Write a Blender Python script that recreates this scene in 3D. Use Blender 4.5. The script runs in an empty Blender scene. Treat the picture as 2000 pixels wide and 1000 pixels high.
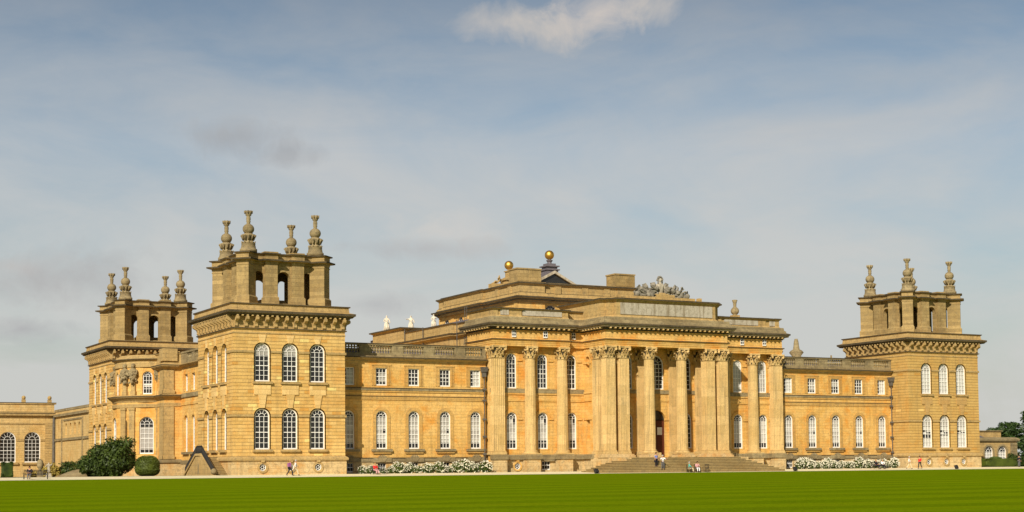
import bpy, bmesh, math, random
from mathutils import Vector, Matrix
from mathutils.geometry import tessellate_polygon
random.seed(7)
R = math.radians
sc = bpy.context.scene
COL = sc.collection

# ---------------------------------------------------------------- camera
AZ, PITCH, ROLL = 0.505783, 0.05862, -0.010324
fw = Vector((math.sin(AZ)*math.cos(PITCH), math.cos(AZ)*math.cos(PITCH), math.sin(PITCH)))
rt = Vector((math.cos(AZ), -math.sin(AZ), 0))
up = rt.cross(fw)
r2 = rt*math.cos(ROLL) + up*math.sin(ROLL)
u2 = up*math.cos(ROLL) - rt*math.sin(ROLL)
cd = bpy.data.cameras.new('camera'); cam = bpy.data.objects.new('camera', cd); COL.objects.link(cam)
M = Matrix((r2, u2, -fw)).transposed().to_4x4(); M.translation = Vector((-57.047, -176.086, 0.5))
cam.matrix_world = M
cd.sensor_width = 36; cd.lens = 36*3092.56/2000
cd.shift_x = (1000-1057.24)/2000; cd.shift_y = (736.63-500)/2000
cd.clip_start = 0.5; cd.clip_end = 6000
sc.camera = cam

# ---------------------------------------------------------------- light
SUN_EL, SUN_AZ = R(33), R(180+45)          # azimuth clockwise from north (+Y)
sd = Vector((math.sin(SUN_AZ)*math.cos(SUN_EL), math.cos(SUN_AZ)*math.cos(SUN_EL), math.sin(SUN_EL)))
sl = bpy.data.lights.new('sun', 'SUN'); sl.energy = 5.0; sl.angle = R(0.6); sl.color = (1, .91, .76)
so = bpy.data.objects.new('sun', sl); COL.objects.link(so)
so.rotation_euler = sd.to_track_quat('Z', 'Y').to_euler(); so.location = (-80, -80, 90)

sc.view_settings.view_transform = 'Standard'; sc.view_settings.look = 'None'
sc.view_settings.exposure = 0.06; sc.view_settings.gamma = 1

# ---------------------------------------------------------------- sky
def pdir(x, y):                            # a direction in the sky, written once from the photograph's clouds
    v = fw*3092.56 + r2*(x-1057.24) + u2*(736.63-y); return v.normalized()
w = bpy.data.worlds.new('World'); sc.world = w; w.use_nodes = True
nt = w.node_tree; nt.nodes.clear()
class NT:
    def __init__(s, nt): s.nt = nt
    def n(s, t, **k):
        nd = s.nt.nodes.new(t)
        ins = k.pop('ins', {})
        for a, b in k.items(): setattr(nd, a, b)
        for a, b in ins.items():
            if isinstance(b, bpy.types.NodeSocket): s.nt.links.new(b, nd.inputs[a])
            else: nd.inputs[a].default_value = b
        return nd
    def m(s, op, a, b=0.0, c=None, clamp=False):
        i = {0: a, 1: b}
        if c is not None: i[2] = c
        nd = s.n('ShaderNodeMath', operation=op, ins=i); nd.use_clamp = clamp
        return nd.outputs[0]
    def mix(s, f, a, b, mode='MIX'):
        nd = s.n('ShaderNodeMix', data_type='RGBA', blend_type=mode)
        for i, v in ((0, f), (6, a), (7, b)):
            if isinstance(v, bpy.types.NodeSocket): s.nt.links.new(v, nd.inputs[i])
            else: nd.inputs[i].default_value = v if not isinstance(v, tuple) else (*v[:3], 1)
        return nd.outputs[2]
    def ramp(s, f, stops):
        nd = s.n('ShaderNodeValToRGB', ins={0: f}); cr = nd.color_ramp
        while len(cr.elements) < len(stops): cr.elements.new(.5)
        for e, (p, c) in zip(cr.elements, stops):
            e.position = p; e.color = (c, c, c, 1) if not isinstance(c, tuple) else (*c, 1)
        return nd.outputs[0]
    def noise(s, vec, scale, detail=4, rough=.55, dist=0):
        return s.n('ShaderNodeTexNoise', ins={'Vector': vec, 'Scale': scale, 'Detail': detail, 'Roughness': rough, 'Distortion': dist}).outputs[0]
g = NT(nt)
sky = g.n('ShaderNodeTexSky', sky_type='NISHITA'); sky.sun_disc = False
sky.sun_elevation = SUN_EL; sky.sun_rotation = SUN_AZ; sky.air_density = 1.2; sky.dust_density = 1.6; sky.ozone_density = 2.0
tc = g.n('ShaderNodeTexCoord').outputs['Generated']
sep = g.n('ShaderNodeSeparateXYZ', ins={0: tc}); dz = sep.outputs[2]
# thin cloud veil over the blue, thicker low down
mp = g.n('ShaderNodeMapping', ins={'Vector': tc, 'Scale': (1.0, 1.0, 3.0), 'Rotation': (R(-12), R(8), 0)}).outputs[0]
n1 = g.noise(mp, 3.4, 7, .55, .9); n2 = g.noise(mp, 10, 8, .62, .6); n3 = g.noise(tc, 60, 6, .6)
veil = g.m('ADD', g.m('MULTIPLY', n1, .75), g.m('MULTIPLY', n2, .25))
hz = g.m('MULTIPLY_ADD', dz, -3.1, 1.12)
cov = g.m('ADD', hz, g.m('MULTIPLY', g.m('SUBTRACT', veil, .5), 3.4), clamp=True)
veilcol = g.ramp(dz, [(0, (5.1, 5.1, 4.85)), (.13, (4.85, 4.95, 4.85)), (.2, (4.45, 4.6, 4.7)), (.245, (3.7, 3.95, 4.2)), (.285, (2.7, 3.0, 3.4)), (.36, (1.2, 1.65, 2.3)), (.55, (.28, .48, .85))])
base = g.mix(g.m('MULTIPLY_ADD', cov, .8, .14, clamp=True), g.mix(1.0, sky.outputs[0], g.ramp(dz, [(.2, .74), (.29, .6), (.5, .22)]), 'MULTIPLY'), veilcol)
def blob(x, y, rx, ry, edge=1.1, ns=34):
    c = pdir(x, y); h = Vector((c.y, -c.x, 0)).normalized(); v = h.cross(c)
    def dot(vec): return g.n('ShaderNodeVectorMath', operation='DOT_PRODUCT', ins={0: tc, 1: vec}).outputs['Value']
    a = g.m('DIVIDE', dot(h), rx/3100); b = g.m('DIVIDE', dot(v), ry/3100)
    r = g.m('SQRT', g.m('ADD', g.m('MULTIPLY', a, a), g.m('MULTIPLY', b, b)))
    nn = g.noise(tc, ns, 7, .6, .4)
    d = g.m('ADD', g.m('SUBTRACT', 1.0, r), g.m('MULTIPLY', g.m('SUBTRACT', nn, .5), 2.3))
    front = g.m('GREATER_THAN', dot(c), .5)
    return g.m('MULTIPLY', g.ramp(d, [(.0, 0.), (edge, 1.)]), front)
for (x, y, rx, ry, c, st) in [(985, 46, 90, 38, (4.9, 4.55, 4.2), .74), (1085, 58, 115, 42, (4.6, 4.35, 4.1), .74), (1170, 28, 105, 58, (5.5, 4.9, 4.4), .82), (1265, 15, 80, 42, (5.0, 4.6, 4.2), .74),
                              (860, 452, 140, 44, (5.35, 5.1, 4.8), .7), (820, 486, 170, 28, (3.8, 3.8, 3.85), .7),
                              (455, 265, 120, 38, (3.1, 3.2, 3.35), .7), (550, 303, 80, 28, (3.1, 3.2, 3.35), .6),
                              (105, 540, 190, 66, (3.7, 3.65, 3.65), .75), (50, 642, 100, 28, (3.5, 3.5, 3.6), .75), (735, 597, 85, 30, (3.8, 3.8, 3.85), .65), (20, 520, 60, 20, (4.6, 4.3, 4.1), .4),
                              (1140, 240, 110, 26, (4.2, 4.3, 4.35), .2), (1560, 250, 330, 45, (4.2, 4.25, 4.3), .2), (420, 210, 420, 60, (4.0, 4.15, 4.25), .22), (1750, 150, 300, 40, (3.4, 3.7, 4.0), .22)]:
    base = g.mix(g.m('MULTIPLY', blob(x, y, rx, ry), st), base, c)
bg = g.n('ShaderNodeBackground', ins={'Color': base, 'Strength': 0.115})
nt.links.new(bg.outputs[0], g.n('ShaderNodeOutputWorld').inputs[0])

# ---------------------------------------------------------------- materials
MATS = {}
def newmat(name):
    m = bpy.data.materials.new(name); m.use_nodes = True; MATS[name] = m
    n = NT(m.node_tree); b = m.node_tree.nodes['Principled BSDF']; return m, n, b
def stone(name, c1, c2, row=.42, brick=1.0, contrast=.5, joint=.02, jdark=.72, lichen=.25, channel=False, streak=.35, patch=0.0, soot=.3):
    m, n, b = newmat(name)
    pos = n.n('ShaderNodeNewGeometry').outputs['Position']
    s = n.n('ShaderNodeSeparateXYZ', ins={0: pos})
    u = n.m('ADD', s.outputs[0], s.outputs[1]); z = s.outputs[2]
    uv = n.n('ShaderNodeCombineXYZ', ins={0: u, 1: z}).outputs[0]
    def brk(off, sc_=1.0):
        vec = n.n('ShaderNodeVectorMath', operation='ADD', ins={0: uv, 1: (off, 0, 0)}).outputs[0]
        t = n.n('ShaderNodeTexBrick', ins={'Vector': vec, 'Color1': (0, 0, 0, 1), 'Color2': (1, 1, 1, 1), 'Mortar': (.5, .5, .5, 1), 'Scale': sc_, 'Mortar Size': joint, 'Mortar Smooth': .3, 'Brick Width': brick, 'Row Height': row})
        return t
    t = brk(0); rnd = n.n('ShaderNodeSeparateColor', ins={0: t.outputs[0]}).outputs[0]; fac = t.outputs[1]
    big = n.noise(pos, .17, 4, .6); med = n.noise(pos, 1.1, 5, .6); fine = n.noise(pos, 9, 5, .65)
    st = n.noise(n.n('ShaderNodeVectorMath', operation='MULTIPLY', ins={0: pos, 1: (1.6, 1.6, .16)}).outputs[0], 1.0, 5, .6)
    f = n.m('ADD', n.m('MULTIPLY', n.ramp(big, [(.32, 0.), (.68, 1.)]), .5), n.m('MULTIPLY', rnd, contrast)); f = n.m('ADD', f, n.m('MULTIPLY', n.m('SUBTRACT', med, .5), .5), clamp=True)
    col = n.mix(f, c1, c2)
    if patch:
        p = n.m('MULTIPLY', n.m('GREATER_THAN', rnd, 1-patch), .75)
        col = n.mix(p, col, tuple(min(.9, x*1.38) for x in c2))
        p2 = n.m('MULTIPLY', n.m('LESS_THAN', rnd, patch*.8), .6)
        col = n.mix(p2, col, (c1[0]*1.05, c1[1]*.84, c1[2]*.55))
    lich = n.m('MULTIPLY', n.ramp(n.noise(pos, 2.3, 8, .74, .3), [(.5, 0.), (.62, 1.)]), lichen)
    col = n.mix(lich, col, (.145, .122, .08))
    sk = n.m('MULTIPLY', n.ramp(st, [(.5, 0.), (.72, 1.)]), streak)
    col = n.mix(sk, col, (.185, .135, .07))
    orange = n.m('MULTIPLY', n.ramp(n.noise(pos, .42, 5, .65, .4), [(.5, 0.), (.66, 1.)]), soot)
    col = n.mix(orange, col, (c1[0]*1.04, c1[1]*.78, c1[2]*.48))
    col = n.mix(n.m('MULTIPLY', n.m('SUBTRACT', fine, .5), .9), col, (0, 0, 0)) if False else n.mix(1.0, col, n.ramp(fine, [(.25, .74), (.75, 1.24)]), 'MULTIPLY')
    h = n.m('MULTIPLY', fac, -1.0)
    if channel:
        fr = n.m('FRACT', n.m('DIVIDE', z, row)); ch = n.m('GREATER_THAN', n.m('ABSOLUTE', n.m('SUBTRACT', fr, .5)), .43)
        col = n.mix(n.m('MULTIPLY', ch, .52), col, (.13, .085, .035)); h = n.m('SUBTRACT', h, n.m('MULTIPLY', ch, 3.0))
    col = n.mix(n.m('MULTIPLY', fac, 1-jdark), col, (.16, .11, .05))
    m.node_tree.links.new(col, b.inputs['Base Color']); b.inputs['Roughness'].default_value = .92
    b.inputs['Specular IOR Level'].default_value = .18
    h = n.m('ADD', h, n.m('ADD', n.m('MULTIPLY', fine, .8), n.m('MULTIPLY', med, 1.1)))
    bp = n.n('ShaderNodeBump', ins={'Height': h, 'Strength': .55, 'Distance': .05})
    m.node_tree.links.new(bp.outputs[0], b.inputs['Normal']); return m
def plain(name, c, rough=.7, metal=0, var=.25, scale=6, spec=.3, bump=.2):
    m, n, b = newmat(name); pos = n.n('ShaderNodeNewGeometry').outputs['Position']
    f = n.noise(pos, scale, 5, .6)
    col = n.mix(1.0, c, n.ramp(f, [(.25, 1-var), (.75, 1+var)]), 'MULTIPLY')
    m.node_tree.links.new(col, b.inputs['Base Color']); b.inputs['Roughness'].default_value = rough; b.inputs['Metallic'].default_value = metal
    b.inputs['Specular IOR Level'].default_value = spec
    if bump: m.node_tree.links.new(n.n('ShaderNodeBump', ins={'Height': f, 'Strength': bump, 'Distance': .03}).outputs[0], b.inputs['Normal'])
    return m
TOWER = stone('tower_stone', (.595, .355, .10), (.78, .52, .19), row=.405, brick=1.15, contrast=.55, jdark=.85, channel=True, patch=.05, lichen=.2, streak=.3, soot=.35)
TOWER2 = stone('browner_tower_stone', (.51, .315, .092), (.65, .43, .15), row=.405, brick=1.15, contrast=.4, jdark=.85, channel=True, patch=.015, lichen=.14, streak=.3, soot=.3)
LINK = stone('ochre_stone', (.65, .37, .09), (.80, .525, .19), row=.38, brick=1.05, contrast=.4, joint=.014, jdark=.72, lichen=.2, streak=.35, soot=.8)
TRIM = stone('trim_stone', (.42, .28, .105), (.56, .395, .17), row=.5, brick=1.4, contrast=.35, lichen=.45, streak=.4, soot=.12)
GREY = stone('weathered_stone', (.20, .15, .075), (.44, .35, .19), row=.45, brick=1.3, contrast=.4, lichen=.7, streak=.5, soot=.08)
COLM = stone('column_stone', (.53, .36, .135), (.71, .505, .225), row=1.25, brick=3.1, contrast=.6, joint=.01, lichen=.18, streak=.5, soot=.15)
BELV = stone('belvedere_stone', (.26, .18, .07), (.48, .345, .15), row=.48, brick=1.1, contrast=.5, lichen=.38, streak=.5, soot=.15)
PANEL = stone('pale_panel_stone', (.44, .39, .30), (.56, .50, .40), row=2, brick=5, contrast=.2, lichen=.45, streak=.9, soot=0)
SOCLE = stone('basement_stone', (.55, .39, .18), (.70, .53, .28), row=.5, brick=1.4, contrast=.4, lichen=.45, streak=.35, soot=.7)
LINK2 = stone('pale_ochre_stone', (.55, .37, .135), (.72, .52, .235), row=.38, brick=1.05, contrast=.4, joint=.014, jdark=.72, lichen=.25, streak=.35, soot=.35)
NEWST = stone('pale_new_stone', (.55, .35, .115), (.80, .56, .24), row=.6, brick=1.9, contrast=.9, lichen=.08, streak=.1, soot=.3)
TRIM3 = stone('plain_panel_stone', (.46, .285, .10), (.55, .36, .14), row=.6, brick=1.9, contrast=.4, lichen=.15, streak=.2, soot=.3)
TRIM2 = stone('ochre_trim_stone', (.50, .29, .08), (.62, .39, .13), row=.5, brick=1.4, contrast=.35, lichen=.35, streak=.35, soot=.3)
WHITE = plain('white_paint', (.80, .79, .75), .5, var=.06)
BLIND = plain('pale_blind', (.50, .485, .45), .9, var=.1)
BLINDG = plain('grey_curtain', (.36, .34, .31), .9, var=.15)
STATUE = plain('white_marble', (.66, .60, .48), .8, var=.3, scale=3)
EDGE = stone('soot_and_shade_stone', (.045, .036, .022), (.12, .09, .05), row=.45, brick=1.3, contrast=.4, lichen=.5, streak=.3, soot=0)  # black weathering on nosings; painted shade on soffits and capital cores
LEAD = plain('lead_sheet', (.17, .15, .165), .6, metal=.2, var=.3)
DARKM = plain('dark_iron', (.028, .026, .024), .5, var=.3)
PIPE = plain('lead_pipe', (.11, .10, .085), .65, var=.5, scale=3)
WOOD = plain('dark_door_wood', (.10, .025, .012), .55, var=.3)
TROPHY = plain('trophy_stone', (.23, .205, .16), .85, var=.55, scale=2.2, bump=.6)
GOLD, n_, b_ = newmat('gilding'); b_.inputs['Base Color'].default_value = (.70, .42, .09, 1); b_.inputs['Metallic'].default_value = 1; b_.inputs['Roughness'].default_value = .5
GLASS, n_, b_ = newmat('dark_window_glass')
f_ = n_.noise(n_.n('ShaderNodeNewGeometry').outputs['Position'], 1.3, 3)
GLASS.node_tree.links.new(n_.mix(f_, (.006, .006, .007), (.035, .033, .03)), b_.inputs['Base Color'])
b_.inputs['Roughness'].default_value = .12; b_.inputs['Specular IOR Level'].default_value = .45
GRAVEL = plain('pale_gravel', (.80, .71, .46), .95, var=.2, scale=3)
RISER = stone('shaded_riser_stone', (.24, .17, .07), (.36, .26, .12), row=9, brick=2.2, contrast=.4, lichen=.5, streak=.1, soot=.2)  # step stone darkened: joints and nosing shade painted into the risers
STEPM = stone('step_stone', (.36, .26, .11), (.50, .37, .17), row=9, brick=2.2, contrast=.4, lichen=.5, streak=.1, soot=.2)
def leafmat(name, c1, c2, tr=.25, scale=.9):
    m, n, b = newmat(name); pos = n.n('ShaderNodeNewGeometry').outputs['Position']
    f = n.m('ADD', n.m('MULTIPLY', n.noise(pos, scale, 4), .7), n.m('MULTIPLY', n.noise(pos, 14, 2), .3))
    m.node_tree.links.new(n.mix(n.ramp(f, [(.35, 0.), (.65, 1.)]), c1, c2), b.inputs['Base Color'])
    b.inputs['Roughness'].default_value = .55; b.inputs['Specular IOR Level'].default_value = .3
    return m
LEAF = leafmat('dark_leaves', (.018, .035, .006), (.07, .105, .012))
LEAF2 = leafmat('clipped_leaves', (.045, .065, .008), (.10, .13, .015))
LEAF3 = leafmat('rose_leaves', (.04, .07, .012), (.11, .15, .03))
LEAF4 = leafmat('yellow_leaves', (.30, .22, .04), (.48, .36, .08))
LEAF5 = leafmat('tree_leaves', (.012, .028, .006), (.05, .09, .014), scale=.5)
PETAL = plain('white_petals', (.80, .77, .62), .8, var=.1)
BARK = plain('bark', (.09, .06, .035), .9)
SKIN = plain('skin', (.52, .27, .17), .6, var=.05)
def cloth(name, c): return plain(name, c, .9, var=.12, scale=9)
RED = cloth('red_cloth', (.72, .03, .035)); NAVY = cloth('dark_cloth', (.018, .018, .028)); BLUE = cloth('blue_cloth', (.22, .27, .62)); WHT = cloth('white_cloth', (.82, .82, .82))
GREYC = cloth('grey_cloth', (.12, .12, .13)); TEAL = cloth('teal_cloth', (.14, .5, .42)); CREAM = cloth('cream_cloth', (.66, .55, .36)); PINK = cloth('pink_cloth', (.62, .33, .34)); PURP = cloth('purple_cloth', (.30, .10, .26))
HAIRD = cloth('dark_hair', (.03, .018, .01)); HAIRG = cloth('grey_hair', (.42, .38, .34)); HAIRB = cloth('fair_hair', (.42, .25, .09))
# lawn: mown stripes along the front of the palace
LAWN, n, b = newmat('mown_lawn'); pos = n.n('ShaderNodeNewGeometry').outputs['Position']
s = n.n('ShaderNodeSeparateXYZ', ins={0: pos})
wob = n.m('MULTIPLY', n.m('SUBTRACT', n.noise(pos, .045, 4), .5), 5.5)
yy = n.m('ADD', n.m('ADD', s.outputs[1], n.m('MULTIPLY', s.outputs[0], .03)), wob)
sw = n.m('SINE', n.m('MULTIPLY', yy, 2*math.pi/7.0))
f = n.m('ADD', n.m('MULTIPLY', n.ramp(n.m('MULTIPLY_ADD', sw, .5, .5), [(.3, 0.), (.7, 1.)]), .27), n.m('MULTIPLY', n.noise(n.n('ShaderNodeVectorMath', operation='MULTIPLY', ins={0: pos, 1: (.35, 1.6, 1)}).outputs[0], .5, 6, .65), .72), clamp=True)
col = n.mix(f, (.089, .15, .0015), (.21, .285, .003))
far = n.noise(pos, .035, 3); col = n.mix(n.ramp(far, [(.4, 0.), (.7, .35)]), col, (.115, .20, .0015))
col = n.mix(1.0, col, n.ramp(n.noise(pos, 7, 6, .7), [(.25, .62), (.75, 1.35)]), 'MULTIPLY')
col = n.mix(n.ramp(n.noise(n.n('ShaderNodeVectorMath', operation='MULTIPLY', ins={0: pos, 1: (.5, 1, 1)}).outputs[0], .9, 7, .75, .5), [(.52, 0.), (.7, .5)]), col, (.17, .17, .006))
LAWN.node_tree.links.new(col, b.inputs['Base Color']); b.inputs['Roughness'].default_value = 1; b.inputs['Specular IOR Level'].default_value = 0
LAWN.node_tree.links.new(n.n('ShaderNodeBump', ins={'Height': n.noise(pos, 12, 4, .7), 'Strength': .6, 'Distance': .08}).outputs[0], b.inputs['Normal'])

# ---------------------------------------------------------------- mesh builder
SPLIT = {'string_courses', 'window_surround', 'window_surrounds', 'central_base', 'window_dressing', 'keystone_panel', 'cornice_edge', 'wall_band', 'arch_mouldings', 'roof', 'portico_podium', 'west_base', 'cornice', 'attic', 'roof_blocks', 'drainpipe', 'parapet', 'clerestory_parapet', 'stone_trim', 'flank_wall', 'main_body_walls', 'belvedere', 'central_wall', 'wing_base', 'niche_shade_sheet', 'wall'}
class MB:
    def __init__(s): s.v = []; s.f = []; s.xf = None
    def vs(s, pts):
        k = len(s.v)
        for p in pts:
            p = Vector(p)
            s.v.append(s.xf @ p if s.xf else p)
        return list(range(k, k+len(pts)))
    def face(s, pts): s.f.append(s.vs(pts)); return s
    def box(s, x0, x1, y0, y1, z0, z1):
        i = s.vs([(x0,y0,z0),(x1,y0,z0),(x1,y1,z0),(x0,y1,z0),(x0,y0,z1),(x1,y0,z1),(x1,y1,z1),(x0,y1,z1)])
        for q in ((3,2,1,0),(4,5,6,7),(0,1,5,4),(1,2,6,5),(2,3,7,6),(3,0,4,7)): s.f.append([i[k] for k in q])
        return s
    def prism(s, poly, z0, z1, top=None):
        a = s.vs([(x, y, z0) for x, y in poly]); b = s.vs([(x, y, z1) for x, y in (top or poly)]); n = len(poly)
        for k in range(n): s.f.append([a[k], a[(k+1) % n], b[(k+1) % n], b[k]])
        s.fill(a, poly, True); s.fill(b, top or poly, False); return s
    def fill(s, idx, poly, flip):
        tr = tessellate_polygon([[Vector((x, y, 0)) for x, y in poly]])
        for t in tr: s.f.append([idx[k] for k in (reversed(t) if flip else t)])
    def lathe(s, prof, cx=0, cy=0, n=16, flute=0, ph=0):
        rings = []
        for r, z in prof:
            rings.append(s.vs([(cx+(r*(1-(flute if k % 2 else 0)))*math.cos(2*math.pi*k/n+ph), cy+(r*(1-(flute if k % 2 else 0)))*math.sin(2*math.pi*k/n+ph), z) for k in range(n)]))
        for a, b in zip(rings, rings[1:]):
            for k in range(n): s.f.append([a[k], a[(k+1) % n], b[(k+1) % n], b[k]])
        s.f.append(rings[0][::-1]); s.f.append(rings[-1]); return s
    def sweep(s, path, prof, closed=False, cap=True):
        n = len(path); P = [Vector(p) for p in path]; nm = []
        for k in range(n if closed else n-1):
            d = (P[(k+1) % n]-P[k]).normalized(); nm.append(Vector((d.y, -d.x)))
        mit = []
        for k in range(n):
            if closed: a, b = nm[k-1], nm[k]
            else: a, b = nm[max(k-1, 0)], nm[min(k, n-2)]
            mit.append((a+b)/max(.25, 1+a.dot(b)))
        cols = [s.vs([(P[k].x+mit[k].x*o, P[k].y+mit[k].y*o, z) for o, z in prof]) for k in range(n)]
        for k in range(n if closed else n-1):
            a, b = cols[k], cols[(k+1) % n]
            for j in range(len(prof)-1): s.f.append([a[j], b[j], b[j+1], a[j+1]])
        if not closed and cap:
            s.f.append(cols[0][::-1]); s.f.append(cols[-1])
        return cols, mit
    def ringfill(s, path, off, z, flip=False):
        n = len(path); P = [Vector(p) for p in path]; nm = []
        for k in range(n):
            d = (P[(k+1) % n]-P[k]).normalized(); nm.append(Vector((d.y, -d.x)))
        q = []
        for k in range(n):
            a, b = nm[k-1], nm[k]; m = (a+b)/max(.25, 1+a.dot(b)); q.append((P[k].x+m.x*off, P[k].y+m.y*off))
        s.fill(s.vs([(x, y, z) for x, y in q]), q, flip)
    def sphere(s, c, r, nu=16, nv=10, sz=1):
        return s.lathe([(max(.001, r*math.sin(math.pi*k/nv)), c[2]-r*sz*math.cos(math.pi*k/nv)) for k in range(nv+1)], c[0], c[1], nu)
    def tube(s, a, b, r, n=8, r1=None):
        a, b = Vector(a), Vector(b); d = (b-a).normalized(); q = d.to_track_quat('Z', 'Y').to_matrix(); r1 = r if r1 is None else r1
        i = s.vs([a+q@Vector((r*math.cos(t), r*math.sin(t), 0)) for t in [2*math.pi*k/n for k in range(n)]])
        j = s.vs([b+q@Vector((r1*math.cos(t), r1*math.sin(t), 0)) for t in [2*math.pi*k/n for k in range(n)]])
        for k in range(n): s.f.append([i[k], i[(k+1) % n], j[(k+1) % n], j[k]])
        s.f.append(i[::-1]); s.f.append(j); return s
    def mesh(s, name, mat, smooth=False):
        me = bpy.data.meshes.new(name); me.from_pydata([tuple(v) for v in s.v], [], s.f)
        for m in (mat if isinstance(mat, (list, tuple)) else [mat]): me.materials.append(m)
        if smooth: me.polygons.foreach_set('use_smooth', [True]*len(me.polygons))
        me.update(); return me
    def clusters(s, gap=.25):
        par = list(range(len(s.v)))
        def find(a):
            while par[a] != a: par[a] = par[par[a]]; a = par[a]
            return a
        for f in s.f:
            r0 = find(f[0])
            for q in f[1:]: par[find(q)] = r0
        isl = {}
        for i in range(len(s.v)): isl.setdefault(find(i), []).append(i)
        if len(isl) > 700: return None
        B = []
        for k, vv in isl.items():
            P_ = [s.v[i] for i in vv]; B.append([[min(p[a] for p in P_)-gap/2 for a in range(3)], [max(p[a] for p in P_)+gap/2 for a in range(3)], k])
        root = list(range(len(B)))
        def fr(a):
            while root[a] != a: a = root[a]
            return a
        for i in range(len(B)):
            for j in range(i):
                if all(B[i][0][a] <= B[j][1][a] and B[j][0][a] <= B[i][1][a] for a in range(3)):
                    x, y = fr(i), fr(j)
                    if x != y: root[x] = y
        g2 = {}
        for i, b in enumerate(B): g2[b[2]] = fr(i)
        out = {}
        for f in s.f: out.setdefault(g2[find(f[0])], []).append(f)
        return list(out.values())
    def build(s, name, mat, parent=None, smooth=False, label=None):
        if parent is not None and parent.type == 'EMPTY' and name in SPLIT:
            cl = s.clusters()
            if cl and len(cl) > 1:
                for fl in cl:
                    m = MB(); mp = {}
                    for f in fl:
                        for i in f:
                            if i not in mp: mp[i] = len(m.v); m.v.append(s.v[i])
                        m.f.append([mp[i] for i in f])
                    o = bpy.data.objects.new(name, m.mesh(name, mat, smooth)); link(o, parent)
                    if label: o['label'] = label
                return o
        o = bpy.data.objects.new(name, s.mesh(name, mat, smooth)); link(o, parent)
        if label: o['label'] = label
        return o
def link(o, parent=None, keep=True):
    COL.objects.link(o)
    if parent is not None:
        o.parent = parent
        if keep: o.matrix_parent_inverse = world_of(parent).inverted()
    return o
def world_of(o):
    m = o.matrix_basis.copy()
    if o.parent: m = world_of(o.parent) @ o.matrix_parent_inverse @ m
    return m
def tag(o, label=None, cat=None, group=None, kind=None):
    if label: o['label'] = label
    if cat: o['category'] = cat
    if group: o['group'] = group
    if kind: o['kind'] = kind
    return o
def thing(name, loc, label, cat, group=None, rz=0):
    o = bpy.data.objects.new(name, None); COL.objects.link(o); o.location = loc; o.rotation_euler = (0, 0, rz)
    o.empty_display_size = .5
    return tag(o, label, cat, group)
def copy_tree(o, parent=None):
    c = o.copy(); COL.objects.link(c); c.parent = parent
    for ch in list(o.children): copy_tree(ch, c)
    return c

# a facade: u runs along it, d outward, z up
class Face:
    def __init__(s, kind, at): s.k = kind; s.at = at
    def p(s, u, d, z):
        if s.k == 'S': return (u, s.at-d, z)
        if s.k == 'W': return (s.at-d, u, z)
        if s.k == 'E': return (s.at+d, u, z)
        if s.k == 'N': return (u, s.at+d, z)
    def box(s, mb, u0, u1, d0, d1, z0, z1):
        a = s.p(u0, d0, z0); b = s.p(u1, d1, z1)
        mb.box(min(a[0], b[0]), max(a[0], b[0]), min(a[1], b[1]), max(a[1], b[1]), z0, z1)
    def rz(s): return {'S': 0, 'W': -math.pi/2, 'E': math.pi/2, 'N': math.pi}[s.k]
def opening_loop(c, wd, z0, z1, arch, n=14, grow=0):
    r = wd/2+grow
    if arch == 'o': return [(c+r*math.cos(t), (z0+z1)/2+r*math.sin(t)) for t in [2*math.pi*k/20 for k in range(20)]]
    if arch:
        zs = z1-wd/2
        return [(c-r, z0), (c+r, z0)]+[(c+r*math.cos(t), zs+r*math.sin(t)) for t in [math.pi*k/n for k in range(n+1)]]
    return [(c-r, z0), (c+r, z0), (c+r, z1+grow), (c-r, z1+grow)]
def wall(mb, fc, u0, u1, z0, z1, ops, depth=.3, back=None):
    loops = [[(u0, z0), (u1, z0), (u1, z1), (u0, z1)]]+[opening_loop(*o) for o in ops]
    flat = [p for l in loops for p in l]
    for d in ([0] if back is None else [0, -back]):
        idx = mb.vs([fc.p(u, d, z) for u, z in flat])
        for t in tessellate_polygon([[Vector((u, z, 0)) for u, z in l] for l in loops]): mb.f.append([idx[k] for k in t])
    dd = depth if back is None else back
    for l in loops[1:]+(loops[:1] if back else []):
        a = mb.vs([fc.p(u, 0, z) for u, z in l]); b = mb.vs([fc.p(u, -dd, z) for u, z in l]); n = len(l)
        for k in range(n): mb.f.append([a[k], a[(k+1) % n], b[(k+1) % n], b[k]])
def surround(mb, fc, c, wd, z0, z1, arch, sw=.38, pr=.07, skipbase=True):
    a = opening_loop(c, wd, z0, z1, arch); b = opening_loop(c, wd, z0, z1, arch, grow=sw)
    if arch == 'o': rng = [(k, (k+1) % len(a)) for k in range(len(a))]
    else: rng = [(k, (k+1) % len(a)) for k in range(1, len(a))]
    for k, j in rng:
        q = [fc.p(a[k][0], 0, a[k][1]), fc.p(a[k][0], pr, a[k][1]), fc.p(b[k][0], pr, b[k][1]), fc.p(b[k][0], 0, b[k][1])]
        r = [fc.p(a[j][0], 0, a[j][1]), fc.p(a[j][0], pr, a[j][1]), fc.p(b[j][0], pr, b[j][1]), fc.p(b[j][0], 0, b[j][1])]
        i = mb.vs(q+r)
        for e in range(3): mb.f.append([i[e], i[e+1], i[e+5], i[e+4]])

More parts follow.
